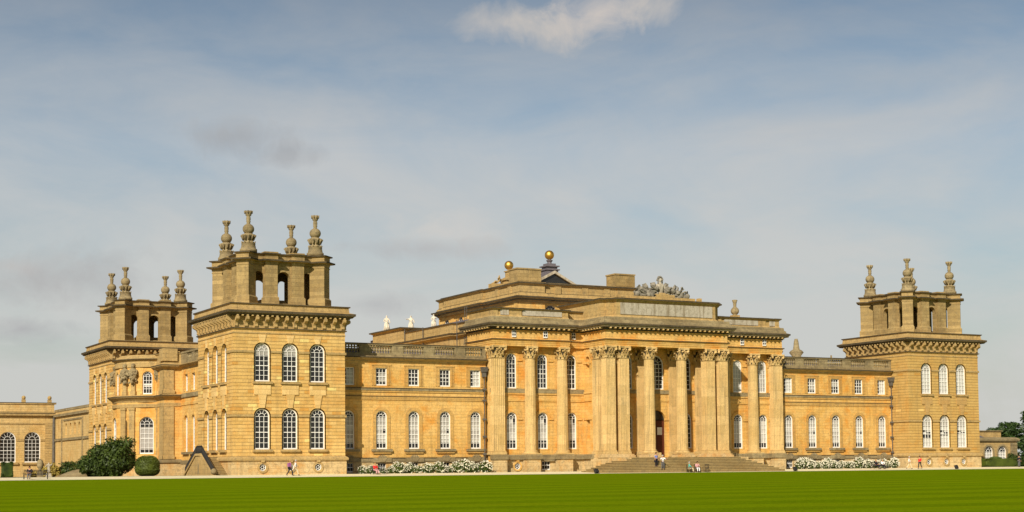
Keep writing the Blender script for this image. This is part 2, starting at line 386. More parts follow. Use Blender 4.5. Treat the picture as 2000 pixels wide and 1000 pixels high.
# ---------------------------------------------------------------- windows
WPROTO = {}
def window_meshes(wd, h, arch, cols, rows, slim=False):
    key = (wd, h, arch, cols, rows)
    if key in WPROTO: return WPROTO[key]
    f = MB(); fr, mt, dp = (.125, .025, .10) if not slim else (.035, .016, .05)
    if arch == 'o':
        f2 = Face('S', 0)
        surround(f, f2, 0, wd-.14, 0, h, 'o', sw=.07, pr=.08); c = h/2; r = wd/2
        for k in range(6):
            t = math.pi*k/3; f.tube((0.16*math.cos(t), -.04, c+.16*math.sin(t)), ((r-.04)*math.cos(t), -.04, c+(r-.04)*math.sin(t)), .03, 4)
        surround(f, f2, 0, .3, c-.15, c+.15, 'o', sw=.05, pr=.06)
    else:
        top = h-wd/2 if arch else h
        f.box(-wd/2, -wd/2+fr, -dp, .02, 0, top); f.box(wd/2-fr, wd/2, -dp, .02, 0, top); f.box(-wd/2+fr, wd/2-fr, -dp-.03, .02, 0, .16)
        if not arch: f.box(-wd/2+fr, wd/2-fr, -dp, .02, h-fr, h)
        for k in range(1, cols):
            x = -wd/2+fr+(wd-2*fr)*k/cols; f.box(x-mt, x+mt, -.06, .02, .16, top-(0 if arch else fr))
        for k in range(1, rows+(1 if arch else 0)):
            z = .16+(top-.16-(0 if arch else fr))*k/rows; t = .045 if k == rows//2 else mt
            f.box(-wd/2+fr, wd/2-fr, -.055, .015, z-t, z+t)
        if arch:
            f2 = Face('S', 0); n = 16
            def arc(r0, r1, d):
                for k in range(n):
                    t0, t1 = math.pi*k/n, math.pi*(k+1)/n
                    q = [(r0*math.cos(t0), -d, top+r0*math.sin(t0)), (r1*math.cos(t0), -d, top+r1*math.sin(t0)), (r1*math.cos(t1), -d, top+r1*math.sin(t1)), (r0*math.cos(t1), -d, top+r0*math.sin(t1))]
                    i = f.vs(q); f.f.append(i)
                    j = f.vs([(x, .02, z) for x, y, z in q])
                    f.f.append([i[0], j[0], j[3], i[3]]); f.f.append([i[1], i[2], j[2], j[1]])
            arc(wd/2-fr, wd/2, dp); ri = wd*.2; arc(ri-mt, ri+mt, .055)
            for t in ([R(36), R(72), R(108), R(144)] if cols < 4 else [R(30), R(60), R(90), R(120), R(150)]):
                f.tube((ri*math.cos(t), -.03, top+ri*math.sin(t)), ((wd/2-.05)*math.cos(t), -.03, top+(wd/2-.05)*math.sin(t)), mt, 4)
    fm = f.mesh('window_frame', WHITE)
    g_ = MB(); lp = opening_loop(0, wd-.04, .02, h-.02, arch)
    i = g_.vs([(u, .05, z) for u, z in lp]); g_.f.append(i)
    j = g_.vs([(u, .08, z) for u, z in lp]); g_.f.append(j[::-1])
    for k in range(len(lp)): g_.f.append([i[k], i[(k+1) % len(lp)], j[(k+1) % len(lp)], j[k]])
    gm = g_.mesh('glass_pane', GLASS)
    WPROTO[key] = (fm, gm); return WPROTO[key]
def window(parent, fc, u, z, wd, h, arch=True, cols=3, rows=6, recess=.22, blinds=(), label=None, slim=False, name='window'):
    fm, gm = window_meshes(wd, h, arch, cols, rows, slim)
    o = bpy.data.objects.new(name if arch != 'o' else 'round_window', fm); o.location = fc.p(u, -recess, z); o.rotation_euler = (0, 0, fc.rz())
    link(o, parent)
    if label: o['label'] = label
    gl = bpy.data.objects.new('glass_pane', gm); COL.objects.link(gl); gl.parent = o
    for (a, b, x0, x1, m) in blinds:           # fractions of the height and width, set just in front of the glass, behind the bars
        top = h-wd/2 if arch is True else h
        bm = MB()
        if arch is True and b > 1:
            lp = [(-wd/2+.1, a*top+.02), (wd/2-.1, a*top+.02)]+[((wd/2-.1)*math.cos(t), top+(wd/2-.1)*math.sin(t)) for t in [math.pi*k/10 for k in range(11)]]
        else: lp = [(wd*(x0-.5), a*top), (wd*(x1-.5), a*top), (wd*(x1-.5), b*top), (wd*(x0-.5), b*top)]
        i = bm.vs([(x, .022, zz) for x, zz in lp]); j = bm.vs([(x, .045, zz) for x, zz in lp]); bm.f += [i, j[::-1]]
        for k in range(len(lp)): bm.f.append([i[k], i[(k+1) % len(lp)], j[(k+1) % len(lp)], j[k]])
        bo = bpy.data.objects.new('blind', bm.mesh('blind', m)); COL.objects.link(bo); bo.parent = o
    return o

# ================================================================ ground
def gz(y):                                  # ground height: the lawn falls gently away from the palace
    if y > -2: return .26
    if y > -10.6: return .26-(.26-.0)*(-2-y)/8.6
    return .0-1.15*((-10.6-y)/165.5)
def strip(name, xs, ys, mat, dz=0, extra=0):
    b = MB(); G = [b.vs([(x, y, gz(y)+dz) for x in xs]) for y in ys]
    for r, q in zip(G, G[1:]):
        for k in range(len(xs)-1): b.f.append([r[k], r[k+1], q[k+1], q[k]])
    return tag(b.build(name, mat), kind='structure')
strip('ground', [-2600, -300, -60, 60, 180, 400, 2600], [-420, -176, -60, -11, -10.6, -5, -2, 0, 60, 400, 2600], plain('dry_earth', (.16, .14, .06), 1, var=.4, scale=.4), dz=-.03)
strip('lawn', [-500+i*40 for i in range(26)], [-420, -300, -176]+[-160+8*i for i in range(19)]+[-10.6], LAWN)
strip('gravel_path', [-300, -60, 0, 60, 120, 300], [-10.66, -10.6, -8, -6, -4, -2, 0.6], GRAVEL, dz=.012)
strip('side_terrace', [-120, -60, -18, 3], [.6, 20, 60, 96], plain('terrace_earth', (.13, .10, .045), 1, var=.4, scale=.6), dz=.006)

# ================================================================ the palace
XC = 57.754; TS = 13.74
PAL = thing('palace', (XC, 5, .1), 'long golden limestone palace with columned portico, corner towers and rows of arched white windows', 'palace')
WIN_UP, WIN_LO = (11.1, 4.45), (3.22, 4.72)

def bracket(mb, fc, u, z0, z1, dep=.80, wd=.36):
    h = z1-z0; pr = [(0, 0), (.10, .0), (.2, .1), (.17, .3), (.26, .5), (.5, .62), (.66, .72), (.68, .9), (.6, 1.0), (0, 1.0)]
    pr = [(d*dep/.68, z0+t*h) for d, t in pr]
    a = mb.vs([fc.p(u-wd/2, d, z) for d, z in pr]); b = mb.vs([fc.p(u+wd/2, d, z) for d, z in pr]); n = len(pr)
    for k in range(n): mb.f.append([a[k], a[(k+1) % n], b[(k+1) % n], b[k]])
    mb.f.append(a[::-1]); mb.f.append(b)

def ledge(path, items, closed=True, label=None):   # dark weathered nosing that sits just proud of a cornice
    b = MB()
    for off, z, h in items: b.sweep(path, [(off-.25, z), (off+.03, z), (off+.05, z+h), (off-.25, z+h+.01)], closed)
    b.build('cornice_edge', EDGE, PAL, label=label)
FIN = None
def finial(x, y, z, label=None):
    global FIN
    if FIN is None:
        b = MB(); b.lathe([(1.02, 0), (1.02, .38), (.9, .42), (.8, .95), (.84, 1.0), (.84, 1.06), (.6, 1.08), (.5, 1.3), (.5, 1.7), (.46, 2.1), (.3, 2.35)], n=20)
        b.lathe([(.74, 1.07), (.72, 1.22), (.56, 1.28), (.56, 1.5), (.62, 1.75), (.78, 2.0), (.82, 2.1), (.6, 2.18), (.45, 2.3), (.4, 2.4)], n=20, flute=.22)   # ring of acanthus
        b.lathe([(.76, 1.1), (.76, 1.2), (.5, 1.34)], n=16, flute=.15, ph=.2)
        for k in range(10):
            t = 2*math.pi*k/10; c_, q_ = math.cos(t), math.sin(t)
            b.tube((.60*c_, .60*q_, 1.45), (.84*c_, .84*q_, 2.05), .11, 5, .12); b.tube((.84*c_, .84*q_, 2.05), (.9*c_, .9*q_, 1.85), .09, 5, .05); b.tube((.7*c_, .7*q_, 1.08), (.84*c_, .84*q_, 1.3), .10, 5, .06)
        ped = b.mesh('finial', GREY, True)
        ball = MB().sphere((0, 0, 2.78), .68, 20, 12, .93).mesh('stone_ball', GREY, True)
        b = MB(); b.lathe([(.26, 3.35), (.2, 3.5), (.24, 3.6), (.27, 3.7), (.22, 3.78), (.27, 3.95), (.25, 4.2), (.2, 4.3), (.33, 4.38), (.36, 4.5), (.45, 4.92), (.38, 4.94)], n=12)
        for k in range(8):
            t = math.pi*k/4; b.tube((.42*math.cos(t), .42*math.sin(t), 4.6), (.46*math.cos(t), .46*math.sin(t), 4.96), .07, 4)
        crown = b.mesh('coronet', GREY, True)
        FIN = (ped, ball, crown)
    o = bpy.data.objects.new('finial', FIN[0]); o.location = (x, y, z); o.rotation_euler = (0, 0, random.uniform(0, 6)); link(o, PAL)
    for nm, me in (('stone_ball', FIN[1]), ('coronet', FIN[2])):
        c = bpy.data.objects.new(nm, me); COL.objects.link(c); c.parent = o
    if label: o['label'] = label

def tower(X0, Y0, faces, name, blindset, stn):
    X1, Y1 = X0+TS, Y0+TS; FC = {'S': Face('S', Y0), 'W': Face('W', X0), 'E': Face('E', X1), 'N': Face('N', Y1)}
    base = {'S': X0, 'N': X0, 'W': Y0, 'E': Y0}; sq = [(X0, Y0), (X1, Y0), (X1, Y1), (X0, Y1)]
    wb = MB(); pb = MB(); tb = MB(); stn2 = TRIM
    us = (3.47, 6.87, 10.27)
    for k, fc in FC.items():
        b0 = base[k]; up_ = [(b0+u, 1.8, WIN_UP[0], WIN_UP[0]+WIN_UP[1], True) for u in us]; lo = [(b0+u, 1.8, WIN_LO[0], WIN_LO[0]+WIN_LO[1], True) for u in us]
        on = k in faces
        wall(wb, fc, b0, b0+TS, 2.3, 17.25, up_+lo if on else [], depth=.5 if k == 'S' else .9)
        oc = [(b0+u, .84, .72, 1.56, 'o') for u in us] if on and k == 'S' else []
        f2 = Face(k, fc.at-(.12 if k in 'SW' else -.12)); wall(pb, f2, b0-.12, b0+TS+.12, -.2, 1.9, oc)
        tb0 = tb
        for u in us if on else []:
            tb = MB()
            for (z, hh) in (WIN_UP, WIN_LO):
                fc.box(tb, b0+u-1.2, b0+u+1.2, 0, .3, z-.28, z); fc.box(tb, b0+u-1.08, b0+u+1.08, 0, .14, z-.42, z-.283)
                surround(wb, fc, b0+u, 1.8, z, z+hh, True, sw=.13, pr=-.0)
            tb.build('window_dressing', stn2, PAL); tb = MB()
            fc.box(tb, b0+u-1.0, b0+u+1.0, 0, .12, 9.55, 10.68)
            q = [(b0+u-.52, 9.547), (b0+u-.27, 8.02), (b0+u+.27, 8.02), (b0+u+.52, 9.547)]
            i = tb.vs([fc.p(a, .12, z) for a, z in q]); j = tb.vs([fc.p(a, 0, z) for a, z in q]); tb.f.append(i)
            for e in range(4): tb.f.append([i[e], i[(e+1) % 4], j[(e+1) % 4], j[e]])
            q = [(b0+u-.5, 16.55), (b0+u-.26, 15.6), (b0+u+.26, 15.6), (b0+u+.5, 16.55)]
            i = tb.vs([fc.p(a, .07, z) for a, z in q]); j = tb.vs([fc.p(a, 0, z) for a, z in q]); tb.f.append(i)
            for e in range(4): tb.f.append([i[e], i[(e+1) % 4], j[(e+1) % 4], j[e]])
            tb.build('keystone_panel', NEWST if fc.k in 'SW' and X0 < 50 else TRIM3, PAL)
        tb = tb0
        for o in oc:
            surround(tb, f2, o[0], .84, .72, 1.56, 'o', sw=.24, pr=.10); f2.box(tb, o[0]-.2, o[0]+.2, .1, .24, 1.72, 2.05)
        # string courses stop at the windows
        edges = [b0]+[e for u in us for e in (b0+u-1.02, b0+u+1.02)]+[b0+TS] if on else [b0, b0+TS]
        for z, hh in ((14.42, .28), (6.98, .26)):
            for a, c in zip(edges[::2], edges[1::2]):
                a2 = a-(.13 if a == b0 else 0); c2 = c+(.13 if c == b0+TS else 0)
                if k in 'WE': a2, c2 = (max(a2, b0), min(c2, b0+TS))
                fc.box(tb, a2, c2, 0, .13, z, z+hh)
    wo = wb.build('tower_wall', stn, PAL, label=name+' of channelled stone')
    pb.build('tower_base', SOCLE, PAL)
    tb.sweep(sq, [(.12, 1.9), (.32, 1.93), (.32, 2.2), (.2, 2.3), (0, 2.42)], True)
    tb.build('string_courses', TRIM, PAL)
    cb = MB()
    cb.sweep(sq, [(0, 16.62), (.06, 16.66), (.06, 16.78), (0, 16.82)], True)
    cb.sweep(sq, [(0, 17.12), (.16, 17.2), (.16, 17.32), (.05, 17.36), (.05, 18.55), (.22, 18.6), (.22, 18.72), (.74, 18.8), (.84, 18.92), (.92, 18.98), (.98, 19.16), (.98, 19.26), (.42, 19.42), (.36, 19.96), (.48, 20.02), (.48, 20.14), (-.7, 20.3)], True)
    cb.ringfill(sq, -.7, 20.3); sf = MB(); sf.sweep(sq, [(.235, 18.6), (.24, 18.70), (.73, 18.775), (.83, 18.89), (.90, 18.93)], True); sf.build('shaded_soffit', EDGE, PAL); ledge(sq, [(.98, 18.99, .27), (.48, 20.02, .13), (.16, 17.22, .1)])  # soffit coloured near black: shade under the cornice is painted in
    nb = 12
    for k, fc in FC.items():
        b0 = base[k]
        for i in range(nb):
            bracket(cb, fc, b0+.3+(TS-.6)*i/(nb-1), 17.38, 18.6)
    cb.build('cornice', TRIM, PAL)
    db = MB()
    for k, fc in FC.items():
        for i in range(nb*2-1):
            u = base[k]+.3+(TS-.6)*i/(2*nb-2); fc.box(db, u-.12, u+.12, .3, .74, 18.64, 18.78)
    db.build('dentil_course', COLM, PAL)
    for k in faces:
        for qi, u in enumerate(us):
            for (z, hh) in (WIN_UP, WIN_LO): window(PAL, FC[k], base[k]+u, z, 1.8, hh, True, 3, 6, blinds=blindset(k, qi, z), recess=.24 if k == 'S' else (.5 if Y0 < 10 else .36))
            if k == 'S': window(PAL, Face(k, Y0-.12), base[k]+u, .72, .84, .84, 'o', recess=.14)
    # open belvedere on the roof: four diagonal corner piers, arched walls between
    bb = MB(); eb = MB(); c = TS/2; ring = []
    def rot(u, v, q):
        u, v = u-c, v-c
        for _ in range(q): u, v = -v, u
        return (X0+c+u, Y0+c+v)
    pw, pa, pc = .775, .95, 2.31; s_ = 2**-.5
    A = pc-pa*s_; L = (A-pw*s_, A+pw*s_); Mm = (A+pw*s_, A-pw*s_); B = pc+pa*s_
    for q in range(4):
        pts = [L, Mm, (Mm[0]+(2.25-Mm[1]), 2.25), (4.5, 2.25), (4.5, 1.7), (5.95, 1.7), (5.95, 2.25), (7.79, 2.25), (7.79, 1.7), (9.24, 1.7), (9.24, 2.25), (TS-(Mm[0]+(2.25-Mm[1])), 2.25)]
        ring += [rot(u, v, q) for u, v in pts]
        pier = [L, Mm, (B+pw*s_, B-pw*s_), (B-pw*s_, B+pw*s_)]
        bb.prism([rot(u, v, q) for u, v in pier], 20.25, 25.12)
        pr = [rot(u, v, q) for u, v in pier]
        bb.sweep(pr, [(.0, 20.3), (.16, 20.31), (.16, 21.12), (.0, 21.32)], True); bb.sweep(pr, [(0, 24.82), (.06, 24.86), (.06, 24.96), (0, 25)], True)
        for (a, b2) in ((4.5, 5.95), (7.79, 9.24)):
            pq = [rot(u, v, q) for u, v in ((a, 1.7), (b2, 1.7), (b2, 2.75), (a, 2.75))]
            bb.prism(pq, 20.25, 25.12); bb.sweep(pq, [(0, 20.3), (.14, 20.31), (.14, 21.12), (0, 21.32)], True)
        # arched wall, built on the south and turned
        bb.xf = Matrix.Translation((X0+c, Y0+c, 0)) @ Matrix.Rotation(q*math.pi/2, 4, 'Z') @ Matrix.Translation((-c, -c, 0))
        wall(bb, Face('S', 2.25), 5.0, 8.75, 20.25, 25.12, [(6.87, 1.6, 20.5, 24.3, True)], back=.7)
        for a_ in (3.2, 9.2): wall(bb, Face('S', 2.4), a_, a_+1.34, 20.26, 25.11, [(a_+.67, 1.16, 20.4, 24.3, True)], back=.3)
        for x in (6.02, 7.72): bb.box(x-.09, x+.09, 2.2, 2.82, 23.28, 23.48)
        surround(bb, Face('S', 2.25), 6.87, 1.6, 23.5, 24.3, True, sw=.2, pr=.05)
        bb.box(5.2, 8.5, 2.3, 2.9, 20.26, 20.52)
        bb.xf = None
    bb.box(X0+5.0, X0+8.7, Y0+5.0, Y0+8.7, 20.3, 21.2)
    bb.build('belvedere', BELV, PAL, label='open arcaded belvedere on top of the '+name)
    prof = [(0, 25.12), (.06, 25.14), (.06, 25.34), (.14, 25.36), (.44, 25.42), (.5, 25.5), (.5, 25.63), (.1, 25.7), (.05, 25.72), (.05, 26.18), (.22, 26.24), (.26, 26.34), (.26, 26.4), (-.2, 26.46)]
    eb.sweep(ring, prof, True); eb.ringfill(ring, 0, 25.12, True); eb.ringfill(ring, -.2, 26.46)
    for q in range(4):
        for a in (5.22, 8.52):
            p = [rot(u, v, q) for u, v in ((a-.85, 1.75), (a+.85, 1.75), (a+.85, 2.9), (a-.85, 2.9))]; eb.prism(p, 26.4, 26.58)
    ledge(ring, [(.5, 25.45, .17), (.26, 26.26, .13)])
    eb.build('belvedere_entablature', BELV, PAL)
    for (u, v) in ((2.7, 2.7), (TS-2.7, 2.7), (2.7, TS-2.7), (TS-2.7, TS-2.7)): finial(X0+u, Y0+v, 26.44)

def bl_left(k, q, z):
    if k != 'S': return ()
    return [(.86, 1.2, 0, 1, BLINDG)] if z > 10 and q < 2 else ()
def bl_right(k, q, z):
    if z > 10: return [(.0, .95, 0, 1, BLIND), (.95, 1.05, 0, 1, BLINDG)]
    return [(.0, .36+.1*q, 0, 1, BLIND), (.52, .66, 0, .5, BLIND), (.8, 1.2, 0, 1, BLINDG), (.6, .8, .0, 1, BLIND)]
tower(0, 0, 'SW', 'south-west tower', bl_left, TOWER)
tower(101.77, 0, 'S', 'south-east tower', bl_right, TOWER2)
tower(0, 56.93, 'W', 'north-west tower', lambda k, q, z: (), TOWER)

# ---------------------------------------------------------------- link wings
BAL = [(.10, 0), (.13, .08), (.07, .14), (.15, .38), (.10, .52), (.06, .60), (.13, .72), (.12, .84), (.12, .9)]
def balustrade(fc, u0, u1, dies, z=15.07, top=16.05, t=.32):
    b = MB(); d = MB(); s = (top-z)/.9
    fc.box(d, u0, u1, -t-.1, .08, z-.45, z); fc.box(d, u0, u1, -t-.1, .12, top, top+.24)
    for a, c in dies: fc.box(d, a, c, -t-.05, .045, z, top)
    d.build('parapet', GREY, PAL)
    cur = [u0]+[e for q in dies for e in q]+[u1]
    for a, c in zip(cur[::2], cur[1::2]):
        if c-a < .5: continue
        b = MB(); n = max(2, round((c-a)/.36))
        for k in range(n):
            p = fc.p(a+(k+.5)*(c-a)/n, -t/2, 0)
            b.lathe([(r, z+h*s) for r, h in BAL], p[0], p[1], 8)
        for k in range(n):
            u = a+(k+.5)*(c-a)/n
            if k < n-1: b.tube(fc.p(u, -t/2, z+.66*s), fc.p(u+(c-a)/n, -t/2, z+.66*s), .075, 4); b.tube(fc.p(u, -t/2, z+.3*s), fc.p(u+(c-a)/n, -t/2, z+.3*s), .07, 4)
        b.build('balustrade', GREY, PAL)
def link_blinds(rng, q, up):
    B = []
    if up:
        if q == 2: B = [(.55, .8, 0, 1, BLINDG)] if rng else []
        elif q % 2 == 0: B = [(.06, .9, .35, 1, BLIND)]
        elif q % 3 == 1: B = [(.2, .75, .3, .95, BLINDG)]
    else:
        B = [(.20, .33, 0, 1, BLIND), (.33, .62, 0, 1, BLINDG), (.62, .76, .1, 1, BLIND), (.76, .98, 0, 1, BLINDG)]
        if q % 2: B[1] = (.33, .5, 0, 1, BLIND); B.insert(2, (.5, .62, 0, .7, BLINDG))
    return B
def link_wing(dirn, name, bright):
    fc = Face('S', 3.7); sg = lambda dx: XC+dirn*dx
    cs = sorted(sg(d) for d in (24.84, 29.1, 33.4, 37.75, 42.05)); ua, ub = sorted((sg(23.3 if dirn < 0 else 22.45), sg(44.03)))
    wb, tb, gb = MB(), MB(), MB()
    ops = []
    for c in cs: ops += [(c, 1.5, 11.1, 13.27, False), (c, 1.5, 3.28, 8.0, True)]
    wall(wb, fc, ua, ub, 1.8, 14.25, ops, depth=.45); wb.build('wing_wall', LINK, PAL, label=name)
    pl = Face('S', 3.6); sb = MB()
    wall(sb, pl, ua, ub, -.2, 1.75, [(c, 1.1, .45, 1.55, False) for c in cs]); sb.build('wing_base', SOCLE, PAL)
    for c in cs:
        window(PAL, pl, c, .45, 1.1, 1.1, False, 3, 2, recess=.2, slim=True, name='basement_window')
    tb0 = tb
    for q, c in enumerate(cs):
        tb = MB()
        surround(tb, fc, c, 1.5, 3.28, 8.0, True, sw=.42, pr=.07); surround(tb, fc, c, 1.5, 11.1, 13.27, False, sw=.28, pr=.07)
        fc.box(tb, c-1.3, c+1.3, 0, .1, 13.55, 13.72); fc.box(tb, c-1.28, c-1.1, 0, .05, 11.1, 13.55); fc.box(tb, c+1.1, c+1.28, 0, .05, 11.1, 13.55)
        fc.box(gb, c-1.35, c+1.35, 0, .34, 2.98, 3.28); fc.box(tb, c-1.2, c+1.2, 0, .2, 2.72, 2.98)
        fc.box(gb, c-1.25, c+1.25, .16, .32, 1.66, 2.2)
        for j in range(7):                   # fluted keystone humped over the basement window
            a = R(180*(j+.5)/7); gb.tube(fc.p(c+.2*math.cos(a)*1.3, .28, 1.72), fc.p(c+.62*math.cos(a), .28, 2.1+.46*math.sin(a)), .10, 6)
        window(PAL, fc, c, 3.28, 1.5, 4.72, True, 3, 7, blinds=link_blinds(bright, q, False), recess=.22); window(PAL, fc, c, 11.1, 1.5, 2.17, False, 3, 4, blinds=link_blinds(bright, q, True), recess=.2)
        tb.build('window_surround', TRIM2, PAL)
    tb = tb0
    fc.box(tb, ua, ub, 0, .09, 9.32, 9.83); fc.box(gb, ua, ub, 0, .16, 10.5, 10.84); fc.box(tb, ua, ub, 0, .10, 10.27, 10.5)
    tb.build('wall_band', TRIM2, PAL)
    ledge([(ua, 3.7), (ub, 3.7)], [(.64, 14.46, .15), (.16, 10.72, .1), (.10, 9.74, .08), (.12, 16.16, .14), (.2, 2.12, .1)], False)
    fc.box(gb, ua, ub, 0, .2, 1.72, 2.22); gb.build('string_courses', GREY, PAL)
    cb = MB(); cb.sweep([(ua, 3.7), (ub, 3.7)], [(0, 14.0), (.08, 14.05), (.1, 14.2), (.4, 14.3), (.5, 14.42), (.62, 14.5), (.64, 14.6), (.0, 14.66), (-1, 14.7)]); cb.build('cornice', TRIM, PAL)
    mids = [(cs[i]+cs[i+1])/2 for i in range(4)]
    dies = [(m-.75, m+.75) for m in mids]; dies = [(ua, ua+(.35 if dirn < 0 else .5))]+dies+[(ub-.5, ub)]
    balustrade(fc, ua, ub, dies)
    rb = MB(); rb.box(ua, ub, 4.2, 14, 14.3, 14.62); rb.box(ua, ub, 9.3, 9.7, 14.62, 16.1); rb.build('flat_roof', LEAD, PAL)
link_wing(-1, 'west link wing of plain ochre stone', 0)
link_wing(1, 'east link wing of plain ochre stone', 1)
def drainpipe(x, y, z0, z1):
    b = MB(); b.tube((x, y, z0), (x, y, z1), .07, 8)
    for z in (2.6, 4.8, 7.0, 9.4, 10.8):
        if z < z1: b.box(x-.2, x+.2, y-.14, y+.2, z-.12, z+.12)
    b.prism([(x-.3, y-.3), (x+.3, y-.3), (x+.3, y+.3), (x-.3, y+.3)], z1-.1, z1+.55, [(x-.42, y-.4), (x+.42, y-.4), (x+.42, y+.3), (x-.42, y+.3)])
    b.box(x-.2, x+.2, y-.2, y+.3, z1-.7, z1-.1)
    b.build('drainpipe', PIPE, PAL)
drainpipe(XC-23.75, 3.3, .3, 13.1); drainpipe(XC+43.6, 3.3, .3, 13.1)

# ---------------------------------------------------------------- classical orders
CAPM = {}
def capital_mesh(w_, square, h=1.6):
    key = (w_, square)
    if key in CAPM: return CAPM[key]
    b = MB(); r = w_/2
    def edge(t, rad):                         # a point at angle t on a round or square outline
        c, s_ = math.cos(t), math.sin(t)
        k = 1/max(abs(c), abs(s_)) if square else 1
        return (rad*k*c, rad*k*s_)
    nn = 32; prof = [(1.0, 0), (1.08, .03), (1.08, .07), (.93, .1), (.93, .7), (1.0, 1.0), (1.1, 1.3), (1.12, 1.38)]
    rings = [b.vs([(*edge(2*math.pi*k/nn+.001, r*q), z*h/1.6) for k in range(nn)]) for q, z in prof]
    for a, c in zip(rings, rings[1:]):
        for k in range(nn): b.f.append([a[k], a[(k+1) % nn], c[(k+1) % nn], c[k]])
    NCORE = len(b.f)
    def leaf(t, z0, ln, wd, out):
        nx, ny = math.cos(t), math.sin(t)
        if square: nx, ny = (math.copysign(1, nx), 0) if abs(nx) > abs(ny)+.01 else ((0, math.copysign(1, ny)) if abs(ny) > abs(nx)+.01 else (nx, ny))
        x, y = edge(t, r*1.0); tx, ty = -ny, nx; sec = [(0, 0, 1), (.03, .35, 1.05), (.10, .7, .95), (out, .95, .75), (out+.12, .88, .45), (out+.1, .72, .2)]
        pr = None
        for d, q, ww in sec:
            cur = b.vs([(x+nx*(d+.02)-tx*wd*ww/2, y+ny*(d+.02)-ty*wd*ww/2, z0+ln*q), (x+nx*(d+.09), y+ny*(d+.09), z0+ln*q+.02), (x+nx*(d+.02)+tx*wd*ww/2, y+ny*(d+.02)+ty*wd*ww/2, z0+ln*q)])
            if pr: b.f.append([pr[0], pr[1], cur[1], cur[0]]); b.f.append([pr[1], pr[2], cur[2], cur[1]])
            pr = cur
    n1 = 8 if not square else 12
    for k in range(n1): leaf(2*math.pi*(k+.5)/n1, .08, .52, w_*.30 if not square else w_*.27, .16)
    for k in range(n1): leaf(2*math.pi*k/n1, .32, .68, w_*.30 if not square else w_*.27, .24)
    for k in range(4):                        # corner volutes
        t = math.pi/4+k*math.pi/2; c, s_ = math.cos(t), math.sin(t); rr = r*(1.28 if not square else 1.5)
        b.tube((r*.95*c, r*.95*s_, .8), ((rr+.1)*c, (rr+.1)*s_, 1.22), .09, 6)
        q = Vector((-s_, c, 0))*.13; cc = Vector(((rr+.08)*c, (rr+.08)*s_, 1.2)); b.tube(cc-q, cc+q, .19, 10)
        t2 = k*math.pi/2; b.tube((r*1.0*math.cos(t2), r*math.sin(t2), 1.1), (r*1.2*math.cos(t2), r*1.2*math.sin(t2), 1.3), .12, 6)
        for sgn in (-1, 1):
            t3 = t2+sgn*.32; x, y = edge(t3, r*1.08); b.sphere((x, y, 1.12), .13, 8, 5)
    ab = []
    for k in range(4):
        t = math.pi/4+k*math.pi/2; R0 = r*1.72 if not square else r*1.86
        for dt in (-.07, .07): ab.append((R0*math.cos(t+dt), R0*math.sin(t+dt)))
        tm = t+math.pi/4; ab.append((r*1.12*math.cos(tm), r*1.12*math.sin(tm)))
    b.prism(ab, 1.36, 1.6)
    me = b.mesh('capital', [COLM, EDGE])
    for k in range(2*nn, NCORE): me.polygons[k].material_index = 1  # core darkened to paint the undercut shade behind the leaves
    CAPM[key] = me; return me
COLMESH = {}
def column_mesh(kind, w_, z0, z1):
    key = (kind, w_, z0, z1)
    if key in COLMESH: return COLMESH[key]
    b = MB(); r = w_/2; H = z1-z0
    if kind == 'round':
        b.lathe([(r*1.0, z0+.5+(H-.5)*t) if True else 0 for t in (0, .0)][:1]+[(r*(1-.14*t*t), z0+.5+(H-.5)*t) for t in (0.02, .2, .4, .6, .8, 1)], n=40, flute=.055)
        b.lathe([(r*1.32, z0+.16), (r*1.36, z0+.24), (r*1.32, z0+.32), (r*1.16, z0+.36), (r*1.14, z0+.42), (r*1.2, z0+.46), (r*1.12, z0+.52), (r*1.02, z0+.55)], n=32)
        b.box(-r*1.38, r*1.38, -r*1.38, r*1.38, z0, z0+.16)
    else:
        nfl = 6; out = []
        for side in range(4):
            t = side*math.pi/2
            for k in range(nfl):
                for (q, dd) in ((k+.15, 0), (k+.3, -.045), (k+.7, -.045), (k+.85, 0)):
                    u = -r+2*r*q/nfl; x, y = u, -r-dd if dd == 0 else -r-dd
                    out.append((x*math.cos(t)-y*math.sin(t), x*math.sin(t)+y*math.cos(t)))
            out.append((r*math.cos(t)+r*math.sin(t), r*math.sin(t)-r*math.cos(t)))
        b.prism(out, z0+.5, z1)
        for a, c, zz0, zz1 in ((1.22, 1.22, 0, .16), (1.2, 1.2, .16, .3), (1.1, 1.1, .3, .4), (1.14, 1.14, .4, .46), (1.05, 1.05, .46, .52)): b.box(-r*a, r*a, -r*a, r*a, z0+zz0, z0+zz1)
    COLMESH[key] = b.mesh(kind, COLM); return COLMESH[key]
def order(kind, x, y, w_=1.55, z0=2.5, z1=14.76, label=None):
    o = bpy.data.objects.new({'round': 'column', 'square': 'pier'}[kind], column_mesh(kind, w_, z0, z1)); o.location = (x, y, 0); link(o, PAL)
    cw = w_*(.88 if kind == 'round' else 1.0)
    c = bpy.data.objects.new('capital', capital_mesh(round(cw, 2), kind == 'square')); COL.objects.link(c); c.parent = o; c.location = (0, 0, z1)
    if label: o['label'] = label

